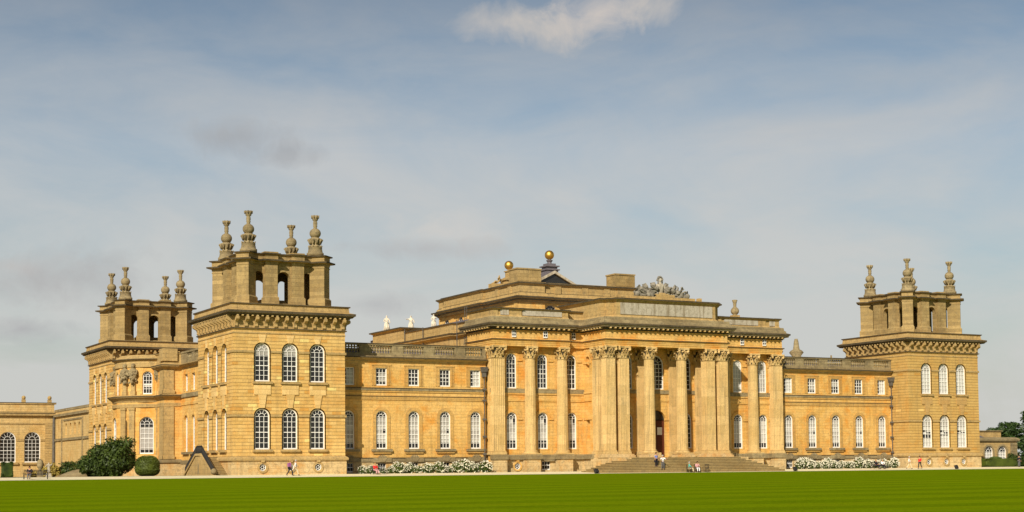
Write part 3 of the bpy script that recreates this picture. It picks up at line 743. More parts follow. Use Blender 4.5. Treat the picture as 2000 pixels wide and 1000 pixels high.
# ---------------------------------------------------------------- central block
WY = 2.95                                    # plane of the bays beside the portico
fc = Face('S', WY); tb, gb, wb, sb, ob = MB(), MB(), MB(), MB(), MB()
for sg in (-1, 1):
    OE = 23.15 if sg < 0 else 22.5
    cs = [XC+sg*(20.04 if sg < 0 else 19.75), XC+sg*15.5, XC+sg*11.2]
    ua, ub = sorted((XC+sg*OE, XC+sg*9.3))
    ops = []
    for c in cs: ops += [(c, 1.5, 11.0, 15.5, True), (c, 1.5, 3.2, 7.95, True)]
    wall(wb, fc, ua, ub, 1.8, 16.5, ops, depth=.45)
    base_ops = [(XC+sg*19.4, .84, .6, 1.44, 'o'), (XC+sg*15.2, 1.2, .5, 1.62, False), (XC+sg*12.3, .84, .6, 1.44, 'o')]
    wall(sb, Face('S', WY-.25), ua, ub, -.2, 1.85, base_ops)
    for o in base_ops:
        if o[4] == 'o':
            surround(tb, Face('S', WY-.25), *o[:4], 'o', sw=.22, pr=.09); window(PAL, Face('S', WY-.25), o[0], o[2], .84, .84, 'o', recess=.12)
            Face('S', WY-.25).box(tb, o[0]-.18, o[0]+.18, .0, .2, 1.6, 1.9)
        else:
            window(PAL, Face('S', WY-.25), o[0], .5, 1.2, 1.12, False, 3, 2, recess=.15, slim=True, name='basement_window')
            Face('S', WY-.25).box(gb, o[0]-1.1, o[0]+1.1, 0, .28, 1.63, 2.3)
    for q, c in enumerate(cs):
        dark = sg < 0
        window(PAL, fc, c, 11.0, 1.5, 4.5, True, 3, 6, blinds=() if dark else [(.0, 1.2, 0, 1, BLIND if q else BLINDG)])
        window(PAL, fc, c, 3.2, 1.5, 4.75, True, 3, 6, blinds=[(.28, .5, 0, 1, BLIND), (.5, .62, .1, 1, BLINDG), (.62, .8, 0, 1, BLINDG), (.8, .96, 0, .7, BLIND)] if dark else [(.2, .96, 0, 1, BLIND)])
        for (z, hh) in ((11.0, 4.5), (3.2, 4.75)):
            surround(tb, fc, c, 1.5, z+hh-.76, z+hh, True, sw=.38, pr=.09)
            for s2 in (-1, 1):
                zi = z+hh-.98
                a, b2 = sorted((c+s2*.76, c+s2*1.55)); fc.box(tb, a, b2, 0, .14, zi, zi+.24)
                a, b2 = sorted((c+s2*.76, c+s2*1.0)); fc.box(tb, a, b2, 0, .06, z, zi)
    fc.box(gb, ua, ub, 0, .16, 10.42, 10.95); fc.box(tb, ua, ub, 0, .10, 9.35, 9.85); fc.box(tb, ua, ub, 0, .12, 10.2, 10.42)
    # podium band breaking forward under each column
    fc.box(gb, ua, ub, 0, .55, 1.86, 2.5)
    for d in (17.65, 12.9): gb.box(XC+sg*d-1.1, XC+sg*d+1.1, 1.2, WY-.551, 1.88, 2.498); sb.box(XC+sg*d-.95, XC+sg*d+.95, 1.35, WY-.3, -.2, 1.88)
    a, b2 = sorted((XC+sg*(OE+.3), XC+sg*(OE-1.9))); gb.box(a, b2, 1.5, WY-.551, 1.884, 2.496)
    a, b2 = sorted((XC+sg*(OE+.18), XC+sg*(OE-1.75))); sb.box(a, b2, 1.65, WY-.3, -.2, 1.88)
    order('round', XC+sg*17.65, 2.3, 1.5); order('round', XC+sg*12.9, 2.3, 1.5)
    order('square', XC+sg*(OE-.8), 2.68, 1.6)
    # flank walls: outer side of the block and the side of the portico with its niches
    xo = XC+sg*(OE-.02); f3 = Face('W' if sg < 0 else 'E', xo); wall(wb, f3, WY, 9.3, -.2, 16.5, [])
    xs = XC+sg*9.3; f4 = Face('W' if sg < 0 else 'E', xs); wall(wb, f4, -.15, WY, 1.8, 16.5, [(1.9, .95, 12.6, 15.3, True), (1.9, .95, 4.2, 7.2, True)], depth=.42)
    wall(wb, Face('W' if sg < 0 else 'E', xs-sg*.4), 1.2, 2.6, 3.9, 15.6, [])
    for z in (10.42, 7.0, 14.3, 9.4): f4.box(tb, .9, 2.85, 0, .12, z, z+.26)
    f4.box(gb, -.1, WY-.55, 0, .5, 1.87, 2.497); wall(sb, Face('W' if sg < 0 else 'E', xs+sg*.25), -4, WY, -.2, 1.87, [])
    order('square', XC+sg*8.62, -.1, 1.45, 2.45)
    ob.box(XC+sg*8.62-1, XC+sg*8.62+1, -1.0, .9, 1.95, 2.447)
# portico rear wall, three bays with the doorway in the middle
f5 = Face('S', -.2); RW = [(-4.65, 1.8), (0, 2.35), (4.65, 1.8)]
wall(wb, f5, XC-9.3, XC+9.3, 1.8, 16.5, [(XC+d, ww, 11.0, 15.5, True) for d, ww in RW]+[(XC+d, ww, 3.2, 7.95, True) for d, ww in RW if d]+[(XC, 2.7, 2.06, 8.25, True)])
for d, ww in RW:
    window(PAL, f5, XC+d, 11.0, ww, 4.5, True, 3 if d else 4, 6)
    if d: window(PAL, f5, XC+d, 3.2, ww, 4.75, True, 3, 6)
    surround(tb, f5, XC+d, ww, 14.7 if d else 14.4, 15.5, True, sw=.34, pr=.08); surround(tb, f5, XC+d, ww if d else 2.7, 7.1, 7.95 if d else 8.25, True, sw=.34, pr=.08)
    for s2 in (-1, 1):
        for z in (6.9, 14.3): a, b2 = sorted((XC+d+s2*ww/2, XC+d+s2*(ww/2+.75))); f5.box(tb, a, b2, 0, .13, z, z+.24)
f5.box(gb, XC-9.3, XC+9.3, 0, .13, 10.42, 10.9); f5.box(tb, XC-9.3, XC+9.3, 0, .10, 9.4, 9.8)
for d in (-2.53, 2.53, -6.73, 6.73):
    p = MB(); p.box(XC+d-.62, XC+d+.62, -.55, -.2, 2.5, 14.76)
    for k in range(7): p.box(XC+d-.56+k*.175, XC+d-.49+k*.175, -.60, -.551, 2.9, 14.6)
    p.box(XC+d-.85, XC+d+.85, -.7, -.2, 2.1, 2.5); p.box(XC+d-.8, XC+d+.8, -.68, -.2, 2.497, 2.8)
    po = p.build('pilaster', COLM, PAL)
    c = bpy.data.objects.new('capital', capital_mesh(1.4, True)); COL.objects.link(c); c.parent = po; c.matrix_parent_inverse = world_of(po).inverted(); c.location = (XC+d, .2, 14.76)
wb.build('central_wall', LINK, PAL); tb.build('arch_mouldings', LINK, PAL); gb.build('string_courses', GREY, PAL); sb.build('central_base', SOCLE, PAL)
for d in (-2.53, 2.53): order('round', XC+d, -2.42, 1.52, 2.45, label='free-standing round portico column')
for d in (-8.82, -6.73, 6.73, 8.82): order('square', XC+d, -2.52, 1.32, 2.45)
# door
db = MB(); db.box(XC-1.35, XC+1.35, .12, .2, 2.06, 7.0); db.box(XC-.04, XC+.04, .06, .12, 2.1, 7.0)
for sx in (-.62, .62):
    for z in (2.5, 3.9, 5.4): db.box(XC+sx-.42, XC+sx+.42, .08, .12, z, z+1.2)
dd = db.build('door', WOOD, PAL)
fb = MB(); i = fb.vs([f5.p(u, -.32, z) for u, z in opening_loop(XC, 2.7, 7.0, 8.25, True)]); fb.f.append(i); fb.build('fanlight', GLASS, dd)
nb_ = MB(); nb_.box(XC+.2, XC+.95, .03, .07, 5.0, 6.0); nb_.build('notice', WHITE, dd)
# podium, plinth blocks and steps
pb = MB(); pb.box(XC-9.75, XC+9.75, -7.1, .6, 0, 1.965)
for a, b2 in ((-9.85, -5.6), (-3.65, -1.45), (1.45, 3.65), (5.6, 9.85)): pb.box(XC+a, XC+b2, -3.75, -1.35, 1.98, 2.3); pb.box(XC+a+.12, XC+b2-.12, -3.6, -1.45, 2.28, 2.45)
for a in (-9.9, 5.6): pb.box(XC+a, XC+a+4.3, -4.6, -4.25, 1.2, 2.02)
pb.build('portico_podium', SOCLE, PAL); ob.build('portico_podium', SOCLE, PAL)
stp = MB(); N = 9
rs = MB()
for k in range(N):
    z1 = 1.97-k*.2; hw = 8.4+k*.71; y = -7.3-k*.25
    rs.box(XC-hw+.06, XC+hw-.06, y+.06, -4.24, z1-.21, z1-.075)
    stp.box(XC-hw, XC+hw, y, -4.24+.001*k, z1-.08, z1-.0015*k)
rs.box(XC-14.05, XC+14.05, -9.25, -4.3, -.2, .3)
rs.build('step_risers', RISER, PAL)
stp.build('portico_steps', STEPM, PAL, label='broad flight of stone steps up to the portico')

# ---------------------------------------------------------------- entablature, parapets and attic
def D(pts): return [(XC+x, y) for x, y in pts]
EN = D([(-23.15, 9.2), (-23.15, 1.9), (-12.0, 1.9), (-12.0, 2.6), (-9.5, 2.6), (-9.5, -3.15), (9.5, -3.15), (9.5, 2.6), (12.0, 2.6), (12.0, 1.9), (22.5, 1.9), (22.5, 9.2)])
eb = MB()
eb.sweep(EN, [(0, 16.36), (0, 16.6), (.05, 16.61), (.05, 16.86), (.1, 16.87), (.1, 17.06), (.24, 17.14), (.24, 17.26), (.02, 17.32), (.02, 18.36), (.14, 18.42), (.16, 18.7)], True); eb.ringfill(EN, 0, 16.36, True)
eb.build('entablature', LINK, PAL, label='ochre frieze and architrave over the columns')
eb = MB()
eb.sweep(EN, [(.16, 18.7), (.7, 18.76), (.74, 18.9), (.8, 18.96), (.86, 19.14), (.86, 19.22), (.5, 19.36), (.45, 19.62), (.28, 19.7), (.22, 20.1), (-.3, 20.14)], True); eb.ringfill(EN, -.3, 20.14)
eb.build('cornice', GREY, PAL, label='weathered grey main cornice'); ledge(EN, [(.86, 18.99, .24), (.24, 17.15, .11)]); sf = MB(); sf.sweep(EN, [(.145, 18.38), (.165, 18.70), (.695, 18.735), (.72, 18.77)], True); sf.build('shaded_soffit', EDGE, PAL)  # dark soffit band paints the shade between the modillions
db = MB()
P = [Vector(p) for p in EN]
for k in range(len(P)):
    a, b2 = P[k], P[(k+1) % len(P)]
    if a.y > 9 and b2.y > 9: continue
    d = b2-a; L_ = d.length; d.normalize(); nn = Vector((d.y, -d.x)); m = max(1, round(L_/.72))
    for i in range(m):
        c = a+d*(L_*(i+.5)/m); q = [c-d*.11+nn*.3, c+d*.11+nn*.3, c+d*.11+nn*.69, c-d*.11+nn*.69]
        db.prism([(v.x, v.y) for v in q][::-1], 18.56, 18.74)
db.build('modillions', COLM, PAL)
for dx, y in ((-20.2, 1.88), (-15.6, 1.88), (-11.0, 2.58), (11.0, 2.58), (15.6, 1.88), (19.4, 1.88)):
    f6 = Face('S', y); window(PAL, f6, XC+dx, 17.5, .6, .86, False, 2, 2, recess=-.06, slim=True, name='frieze_window')
ab = MB()
for sg in (-1, 1):
    h = 21.3 if sg < 0 else 21.45
    pth = [(-23.0, 9.0), (-23.0, 2.15), (-22.3, 2.15), (-22.3, 2.3), (-20.6, 2.3), (-20.6, 2.15), (-18.9, 2.15), (-18.9, 2.3), (-12.4, 2.3), (-12.4, 2.15), (-12.0, 2.15), (-12.0, 3.2), (-9.0, 3.2), (-9.0, 9.0)]
    if sg > 0: pth = [(-x*(22.3/23 if x < -20 else 1), y) for x, y in pth][::-1]
    pth = D(pth); ledge(pth, [(.24, h-.17, .15)]); ab.sweep(pth, [(.12, 20.1), (.05, 20.24), (0, 20.3), (0, h-.34), (.08, h-.3), (.22, h-.18), (.24, h-.06), (.1, h), (-.3, h+.02)], True); ab.ringfill(pth, -.3, h+.02)
PA = D([(-9.2, 9), (-9.2, -1.5), (-8.5, -1.5), (-8.5, -2.2), (-7.75, -2.2), (-7.75, -3.0), (7.75, -3.0), (7.75, -2.2), (8.5, -2.2), (8.5, -1.5), (9.2, -1.5), (9.2, 9)])
ab.sweep(PA, [(.2, 20.1), (.1, 20.26), (0, 20.34), (0, 22.1), (.1, 22.16), (.16, 22.3), (.34, 22.4), (.38, 22.56), (.2, 22.62), (-.3, 22.66)], True); ab.ringfill(PA, -.3, 22.66)
ab.box(XC-5.4, XC+4.6, -2.9, -1.3, 22.6, 23.0); ab.box(XC-1.4, XC+1.4, -2.8, -1.4, 22.95, 23.35)
for dx in (-6.8, -6.2, 6.6): ab.box(XC+dx-.25, XC+dx+.25, -1.2, -.6, 22.6, 23.3)
ab.box(XC+17, XC+18, 5.5, 6.5, 21.4, 22.1)
ledge(PA, [(.38, 22.4, .2)]); ab.build('attic', TRIM, PAL, label='attic parapets above the main cornice')
pnl = MB(); pnl.box(XC-7.2, XC+7.2, -3.08, -3.0, 20.5, 22.0); pnl.build('inscription_panel', PANEL, PAL, label='long pale blank panel over the portico')
pnl = MB()
for sg in (-1, 1):
    for a, b2 in ((20.7, 21.9), (12.9, 18.7)):
        x0, x1 = sorted((XC+sg*a, XC+sg*b2)); pnl = MB(); pnl.box(x0, x1, 2.2, 2.3, 20.35, 21.02); pnl.build('parapet_panel', PANEL, PAL)

# ---------------------------------------------------------------- body of the building, clerestory and roofs
UP = D([(-9.9, 46), (-9.9, 43.4), (-10.3, 43.4), (-10.3, 30.2), (-9.9, 30.2), (-9.9, 19.4), (-5.8, 19.4), (-5.8, 19.75), (-1.6, 19.75), (-1.6, 19.6), (6.3, 19.6), (6.3, 19.4), (9.9, 19.4), (9.9, 46)])
ub = MB()
ub.sweep(UP, [(.15, 24.2), (.2, 24.4), (.62, 24.52), (.7, 24.7), (.86, 24.82), (.88, 24.98), (.3, 25.1), (.22, 25.5), (.0, 25.58), (0, 26.62), (.12, 26.7), (.3, 26.86), (.32, 27.0), (.1, 27.1), (-.4, 27.12)], True)
ub.ringfill(UP, -.4, 27.12); ub.ringfill(UP, .15, 24.2, True)
for sx in (-1, 1):
    for y in (22.2, 26.1, 33.2, 36.5, 39.9): ub.box(XC+sx*10.0-.1, XC+sx*10.0+.1, y-.45, y+.45, 25.58, 26.62)
for dx in (-3.6, .9, 4.6): ub.box(XC+dx-.5, XC+dx+.5, 19.5, 19.9, 25.58, 26.62)
ledge(UP, [(.88, 24.8, .2), (.32, 26.84, .2), (.02, 25.55, .08)]); sf = MB(); sf.sweep(UP, [(.215, 24.42), (.615, 24.5), (.69, 24.68)], True); sf.build('shaded_soffit', EDGE, PAL); ub.build('clerestory_parapet', TRIM, PAL)  # clerestory soffit also carries painted shade
ub = MB(); lun = [(-4.7, 1.9), (-0.85, 1.9), (3.1, 1.9)]
wall(ub, Face('S', 19.75), XC-9.9, XC+9.9, 14, 24.3, [(XC+d, ww, 21.6, 23.9, True) for d, ww in lun])
for sx, kk in ((-1, 'W'), (1, 'E')):
    f7 = Face(kk, XC+sx*9.9); ys = (25.3, 32.5, 38.4, 43.2) if sx < 0 else ()
    wall(ub, f7, 19.75, 46, 14, 24.3, [(y, 1.9, 21.6, 23.75, True) for y in ys])
    for y in ys: window(PAL, f7, y, 21.6, 1.9, 2.15, True, 3, 2, slim=True, name='lunette_window')
    for y in (20.4, 28.8, 30.8, 35.4, 41): f7.box(ub, y-.5, y+.5, 0, .12, 14, 24.25)
ub.box(XC-9.9, XC-5.8, 19.42, 19.748, 14, 24.25); ub.box(XC+6.3, XC+9.9, 19.42, 19.748, 14, 24.25)
wall(ub, Face('N', 46), XC-9.9, XC+9.9, 0, 27, [])
for d, ww in lun: window(PAL, Face('S', 19.75), XC+d, 21.6, ww, 2.3, True, 4, 2, slim=True, name='lunette_window')
ub.build('clerestory_wall', LINK, PAL)
cb = MB()
for a, b2, zt in ((-9.75, -5.95, 29.15), (6.5, 9.85, 29.15)):
    cb.box(XC+a, XC+b2, 20.3, 22.8, 27.0, zt-.2); cb.box(XC+a-.1, XC+b2+.1, 20.2, 22.9, zt-.2, zt)
    m = (a+b2)/2; cb.box(XC+a-.03, XC+m-.06, 20.26, 20.298, 27.3, zt-.3); cb.box(XC+m+.06, XC+b2+.03, 20.26, 20.298, 27.3, zt-.3)
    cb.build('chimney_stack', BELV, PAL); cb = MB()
# hall gable, lantern base and the two gilded balls
hb = MB(); gx, gy = 3.6, 27.0
for y0, y1 in ((gy, 46),):
    pr = [(-gx, 27.9), (0, 29.75), (gx, 27.9)]
    a = hb.vs([(XC+x, y0, z) for x, z in pr]); c = hb.vs([(XC+x, y1, z) for x, z in pr]); hb.f += [[a[0], a[1], c[1], c[0]], [a[1], a[2], c[2], c[1]], c[::-1]]
hb.box(XC-gx, XC+gx, gy+.3, 45.8, 26.5, 27.9)
hb.build('roof', LEAD, PAL, label='low lead gabled roof of the hall')
hb = MB()
for sg in (-1, 1):
    for (r0, r1, y, zz) in ((0, 1, gy-.35, 0),):
        q = [(0, 29.95), (sg*(gx+.3), 27.95), (sg*(gx+.3), 27.6), (0, 29.55)]
        a = hb.vs([(XC+x, y, z) for x, z in q]); c = hb.vs([(XC+x, y+.4, z) for x, z in q]); hb.f += [a, c[::-1]]
        for e in range(4): hb.f.append([a[e], a[(e+1) % 4], c[(e+1) % 4], c[e]])
hb.build('gable_boards', PANEL, PAL)
hb = MB(); a = hb.vs([(XC-gx, gy+.02, 27.6), (XC+gx, gy+.02, 27.6), (XC, gy+.02, 29.55)]); hb.f.append(a); hb.build('gable_window', GLASS, PAL)
lb = MB(); x, y = XC, 28.33
lb.prism([(x-.95, y-.95), (x+.95, y-.95), (x+.95, y+.95), (x-.95, y+.95)], 29.2, 30.1)
for z, r in ((30.1, 1.15), (30.28, .85), (30.62, 1.12), (30.8, .7)): lb.box(x-r, x+r, y-r, y+r, z, z+(.18 if r > 1 else .34))
lb.lathe([(.7, 30.9), (.4, 31.1), (.3, 31.35), (.45, 31.55), (.5, 31.66), (.2, 31.8)], x, y, 16)
lb.build('ball_pedestal', LEAD, PAL, label='dark lead pedestal of the nearer gilded ball')
lb = MB(); y = 41.27; lb.box(x-1.0, x+1.0, y-1, y+1, 28.5, 30.0); lb.box(x-1.25, x+1.25, y-1.25, y+1.25, 30.0, 30.25); lb.prism([(x-1.1, y-1.1), (x+1.1, y-1.1), (x+1.1, y+1.1), (x-1.1, y+1.1)], 30.25, 30.6, [(x-.5, y-.5), (x+.5, y-.5), (x+.5, y+.5), (x-.5, y+.5)])
lb.box(x-.45, x+.45, y-.45, y+.45, 30.6, 31.4); lb.box(x-.6, x+.6, y-.6, y+.6, 31.4, 31.55); lb.lathe([(.3, 31.5), (.2, 31.95)], x, y, 12)
lb.build('ball_pedestal', TRIM, PAL, label='pale stone pedestal of the farther gilded ball')
for y in (28.33, 41.27): MB().sphere((x, y, 32.46), .70, 32, 20).build('gilded_ball', GOLD, PAL, True)
# lower main body with lead roof
mb_ = MB(); mb_.box(XC-21.5, XC+21.5, 9.3, 46, -.2, 18.0); mb_.box(13.0, 102.4, 13.45, 46, -.2, 14.2); mb_.box(XC-23.1, XC+22.4, 3.4, 9.25, 16.3, 19.9)
mb_.box(XC-8.9, XC+8.9, 0.4, 9, 16.4, 20.0); mb_.build('main_body_walls', LINK, PAL)
WB = D([(-22.6, 30.5), (-22.6, 15.0), (-21.9, 15.0), (-21.9, 9.2)][::1])
vb = MB(); SW_ = [(0, -.2), (0, 16.9), (.1, 17.0), (.1, 17.15), (.0, 17.2), (.02, 18.3), (.2, 18.4), (.55, 18.55), (.65, 18.85), (.2, 19.0), (.0, 19.1), (0, 20.12), (.12, 20.2), (.12, 20.34), (-.5, 20.4)]
WE = [(2*XC-x, y) for x, y in WB][::-1]
for sg in (-1, 1):
    vb = MB(); vb.sweep(WB if sg < 0 else WE, SW_)
    xa, xb = sorted((XC+sg*23.1, XC+sg*17)); pv = [(xa, 30.5), (xb, 30.5), (xb, 41), (xa, 41)]
    vb.sweep(pv, [(0, -.2), (0, 18.3), (.2, 18.4), (.55, 18.6), (.6, 18.8), (.15, 19.0), (0, 19.3), (0, 20.7), (.1, 20.76), (.35, 20.86), (.4, 21.02), (-.3, 21.1)], True); vb.ringfill(pv, -.3, 21.1)
    vb.build('flank_wall', TRIM, PAL); ledge(WB if sg < 0 else WE, [(.65, 18.74, .18), (.12, 20.2, .15)], False); ledge(pv, [(.6, 18.7, .16), (.4, 20.86, .18)])
rb = MB()
for sg in (-1, 1):
    a = rb.vs([(XC+sg*21.6, 9, 20.25), (XC+sg*21.6, 46, 20.25), (XC+sg*18.5, 46, 21.3), (XC+sg*18.5, 9, 21.3)]); rb.f.append(a)
    a = rb.vs([(XC+sg*18.5, 9, 21.3), (XC+sg*18.5, 46, 21.3), (XC+sg*9.9, 46, 21.5), (XC+sg*9.9, 9, 21.5)]); rb.f.append(a)
a = rb.vs([(XC-9.9, 8, 21.0), (XC+9.9, 8, 21.0), (XC+9.9, 19.8, 21.3), (XC-9.9, 19.8, 21.3)]); rb.f.append(a)
rb.box(XC-21.4, XC+21.4, 9.3, 45.9, 18.01, 20.3)
rb.build('roof', LEAD, PAL, label='low lead roof beside the clerestory')
pb = MB()
for (y, z0, z1) in ((13.2, 12, 20.6), (24, 15, 20.5), (30.2, 15, 21.0)): pb.tube((XC-22.75, y, z0), (XC-22.75, y, z1), .07, 6)
pb.build('drainpipe', PIPE, PAL)
ld = MB()
for y in (11.3, 11.9): ld.tube((XC-22.3, y, 17.2), (XC-21.4, y+1.6, 22.4), .035, 5)
for k in range(14): t = k/13; ld.tube((XC-22.3+.9*t, 11.3+1.6*t, 17.3+5*t), (XC-22.3+.9*t, 11.9+1.6*t, 17.3+5*t), .025, 4)
tag(ld.build('ladder', PIPE), 'thin metal ladder leaning over the roof parapet left of the portico', 'ladder')
# urns on the roof
def urn(x, y, z, s, label, spire=False):
    b = MB()
    if spire: b.lathe([(.9*s, 0), (.9*s, .3*s), (.55*s, .4*s), (.95*s, .9*s), (.75*s, 1.15*s), (.45*s, 1.3*s), (.38*s, 1.6*s), (.3*s, 2.3*s), (.2*s, 2.7*s)], n=16)
    else: b.lathe([(.5*s, 0), (.45*s, .15*s)]+[(.72*s*math.sin(R(a)), (.85-.72*math.cos(R(a)))*s) for a in (30, 50, 70, 90, 110, 130, 150)]+[(.26*s, 1.6*s), (.3*s, 2.2*s), (.48*s, 2.75*s), (.36*s, 2.8*s)], n=18)
    o = b.build('stone_urn', GREY, PAL, True, label); o.location = (x, y, z); o.matrix_parent_inverse = world_of(PAL).inverted()
urn(XC+17.5, 6, 22.0, .82, 'pale stone ball urn over the east side of the main block')
urn(XC+33.0, 12, 16.6, 1.15, 'pointed stone finial behind the east balustrade', True); urn(XC+29.2, 12, 16.6, 1.15, 'second pointed finial half hidden by the main block', True)
pb = MB(); pb.box(XC+27, XC+36, 11.2, 13.4, 14.3, 16.7); pb.tube((XC+39.6, 12, 14.5), (XC+39.6, 12, 17.4), .12, 8); pb.build('roof_blocks', BELV, PAL)

# ---------------------------------------------------------------- west front of the palace
wb, tb, gb, sb = MB(), MB(), MB(), MB()
for (ya, yb, yc) in ((TS, 26.1, (17.4, 20.6, 23.8)), (44.5, 56.93, (46.8, 50, 53.2))):
    f8 = Face('W', 1.5); wall(wb, f8, ya, yb, 1.8, 14.25, [(y, 1.45, 3.28, 8.0, True) for y in yc]+[(y, 1.45, 11.1, 13.27, False) for y in yc], depth=.95)
    wall(sb, Face('W', 1.38), ya, yb, -.2, 1.8, [])
    for y in yc:
        surround(tb, f8, y, 1.45, 3.28, 8.0, True, sw=.35); surround(tb, f8, y, 1.45, 11.1, 13.27, False, sw=.25); f8.box(gb, y-1.3, y+1.3, 0, .3, 2.98, 3.28)
        window(PAL, f8, y, 3.28, 1.45, 4.72, True, 3, 7, recess=.3); window(PAL, f8, y, 11.1, 1.45, 2.17, False, 3, 4, recess=.3)
    f8.box(gb, ya, yb, 0, .16, 10.3, 10.84); f8.box(tb, ya, yb, 0, .09, 9.32, 9.7); f8.box(gb, ya, yb, 0, .2, 1.75, 2.22)
    cb = MB(); cb.sweep([(1.5, yb), (1.5, ya)], [(0, 14.0), (.1, 14.2), (.4, 14.3), (.62, 14.5), (.64, 14.6), (.0, 14.66), (-3, 14.7)]); cb.build('cornice', TRIM, PAL)
    balustrade(f8, ya, yb, [(ya, ya+.5), (ya+3.2, ya+4.4), (ya+6.4, ya+7.6), (yb-2.6, yb)])
# projecting block
BK = [(-.7, 44.5), (-.7, 26.1), (3, 26.1), (3, 44.5)]
wb.sweep(BK, [(0, 1.8), (0, 14.3)], True); sb.sweep(BK, [(.25, -.2), (.25, 1.9)], True); gb.sweep(BK, [(.25, 1.9), (.45, 1.95), (.45, 2.25), (.0, 2.4)], True)
cb = MB()
cb.sweep(BK, [(0, 10.1), (.08, 10.2), (.3, 10.35), (.55, 10.5), (.6, 10.66), (.1, 10.84), (0, 10.85)], True); cb.sweep(BK, [(0, 9.2), (.08, 9.24), (.08, 9.7), (0, 9.72)], True)
cb.sweep(BK, [(0, 13.9), (.1, 14.0), (.5, 14.25), (.65, 14.4), (.66, 14.6), (.1, 14.75), (.05, 15.1), (0, 15.15), (0, 16.0), (.12, 16.1), (.12, 16.3), (-.5, 16.35)], True); cb.ringfill(BK, -.5, 16.35); ledge(BK, [(.6, 10.6, .1), (.66, 14.5, .1), (.12, 16.2, .08)])
for (a, b2) in ((26.1, 27.9),):
    for zz0, zz1 in ((2.4, 9.2), (10.86, 13.9)):
        Face('W', -.7).box(cb, a-.1, b2, 0, .16, zz0, zz1); Face('W', -.7).box(cb, a-.2, b2+.1, 0, .26, zz0, zz0+.45)
        Face('S', 26.1).box(cb, -.86, .5, 0, .16, zz0+.002, zz1-.002); Face('S', 26.1).box(cb, -.96, .6, 0, .26, zz0+.002, zz0+.448)
cb.box(-1.0, .9, 25.8, 27.6, 15.1, 16.7)
# the bow: flat facets round a half drum
BX, BY, BR = 1.0, 35.3, 5.9
FAC = [(-90, -72, 0), (-72, -48, 1), (-48, -36, 0), (-36, -24, 2), (-24, -12, 0), (-12, 12, 1), (12, 24, 0), (24, 36, 2), (36, 48, 0), (48, 72, 1), (72, 90, 0)]
def bow_pts(r, degs): return [(BX-r*math.cos(R(a)), BY-r*math.sin(R(a))) for a in degs]
for (a0, a1, kind) in FAC:
    for (r, z0, z1, ops) in ((BR, 1.8, 10.3, [(0, 1.9, 3.15, 8.0, True)] if kind == 1 else ([(0, .7, 4.2, 7.6, True)] if kind == 2 else [])), (BR-.35, 10.3, 15.2, [(0, 1.3, 10.98, 14.0, True)] if kind == 1 else [])):
        am = R((a0+a1)/2); hw = r*math.sin(R((a1-a0)/2)); dist = r*math.cos(R((a1-a0)/2))
        mx = Matrix.Translation((BX-dist*math.cos(am), BY-dist*math.sin(am), 0)) @ Matrix.Rotation(-(math.pi/2-am), 4, 'Z')
        wb.xf = tb.xf = mx; F0 = Face('S', 0)
        wall(wb, F0, -hw, hw, z0, z1, ops, depth=.35)
        for o in ops: surround(tb, F0, *o, sw=.3, pr=.07)
        if kind == 2 and ops: F0.box(wb, -.4, .4, -.4, -.34, 4.1, 7.7)
        wb.xf = tb.xf = None
        if kind == 1:
            o = ops[0]; p = mx @ Vector((0, .22, o[2]))
            w_ = window(PAL, F0, 0, o[2], o[1], o[3]-o[2], True, 3, 6 if z0 < 5 else 4, blinds=[(.14, .9, 0, 1, BLINDG)] if z0 < 5 else [(.4, .6, 0, 1, BLIND)])
            w_.location = p; w_.rotation_euler = (0, 0, -(math.pi/2-am)); w_.matrix_parent_inverse = world_of(PAL).inverted()
arc = list(range(90, -91, -6)); bp_ = bow_pts(BR, [-a for a in arc])
bp_ = bp_ if bp_[0][1] > bp_[-1][1] else bp_[::-1]
sb.sweep(bp_, [(.2, -.2), (.2, 1.8)]); gb.sweep(bp_, [(0.1, 1.7), (.4, 1.8), (.4, 2.1), (0, 2.3)])
cb.sweep(bp_, [(0, 9.2), (.08, 9.24), (.08, 9.7), (0, 9.72)]); cb.sweep(bp_, [(0, 9.9), (.08, 10.1), (.3, 10.3), (.6, 10.5), (.65, 10.66), (.1, 10.84), (-1, 10.86)])
b2p = [(BX+(x-BX)*(BR-.35)/BR, BY+(y-BY)*(BR-.35)/BR) for x, y in bp_]
cb.sweep(b2p, [(0, 14.5), (.1, 14.55), (.12, 15.0), (.1, 15.3), (.35, 15.5), (.45, 15.62), (.0, 15.8), (-.5, 16.2), (-.5, 16.2)])
ledge(bp_, [(.65, 10.6, .1)], False); ledge(b2p, [(.45, 15.54, .1)], False)
k_ = cb.vs([(x+(BX-x)*.1, y+(BY-y)*.1, 16.2) for x, y in b2p]); cb.f.append(k_)
for ang in (27, 41, 76, -27, -41, -76):
    for (r, z0, z1, w2, d2) in ((BR, 2.3, 9.2, .85, .2), (BR-.35, 10.86, 13.2, .6, .28)):
        x, y = bow_pts(r, [ang])[0]; am = R(ang)
        cb.xf = Matrix.Translation((x, y, 0)) @ Matrix.Rotation(-(math.pi/2-am), 4, 'Z')
        cb.box(-w2/2, w2/2, -d2, .1, z0, z1); cb.box(-w2/2-.1, w2/2+.1, -d2-.1, .1, z0, z0+.5); cb.box(-w2/2-.08, w2/2+.08, -d2-.08, .1, z1-.3, z1) ; cb.xf = None
wb.build('west_front_wall', LINK, PAL, label='west front with its round bow'); tb.build('window_surrounds', LINK, PAL); gb.build('string_courses', GREY, PAL); sb.build('west_base', SOCLE, PAL); cb.build('cornice', TRIM, PAL)
rb = MB(); rb.box(2, 14, 13.5, 57, -.2, 14.4); rb.build('rear_range', LINK, PAL)
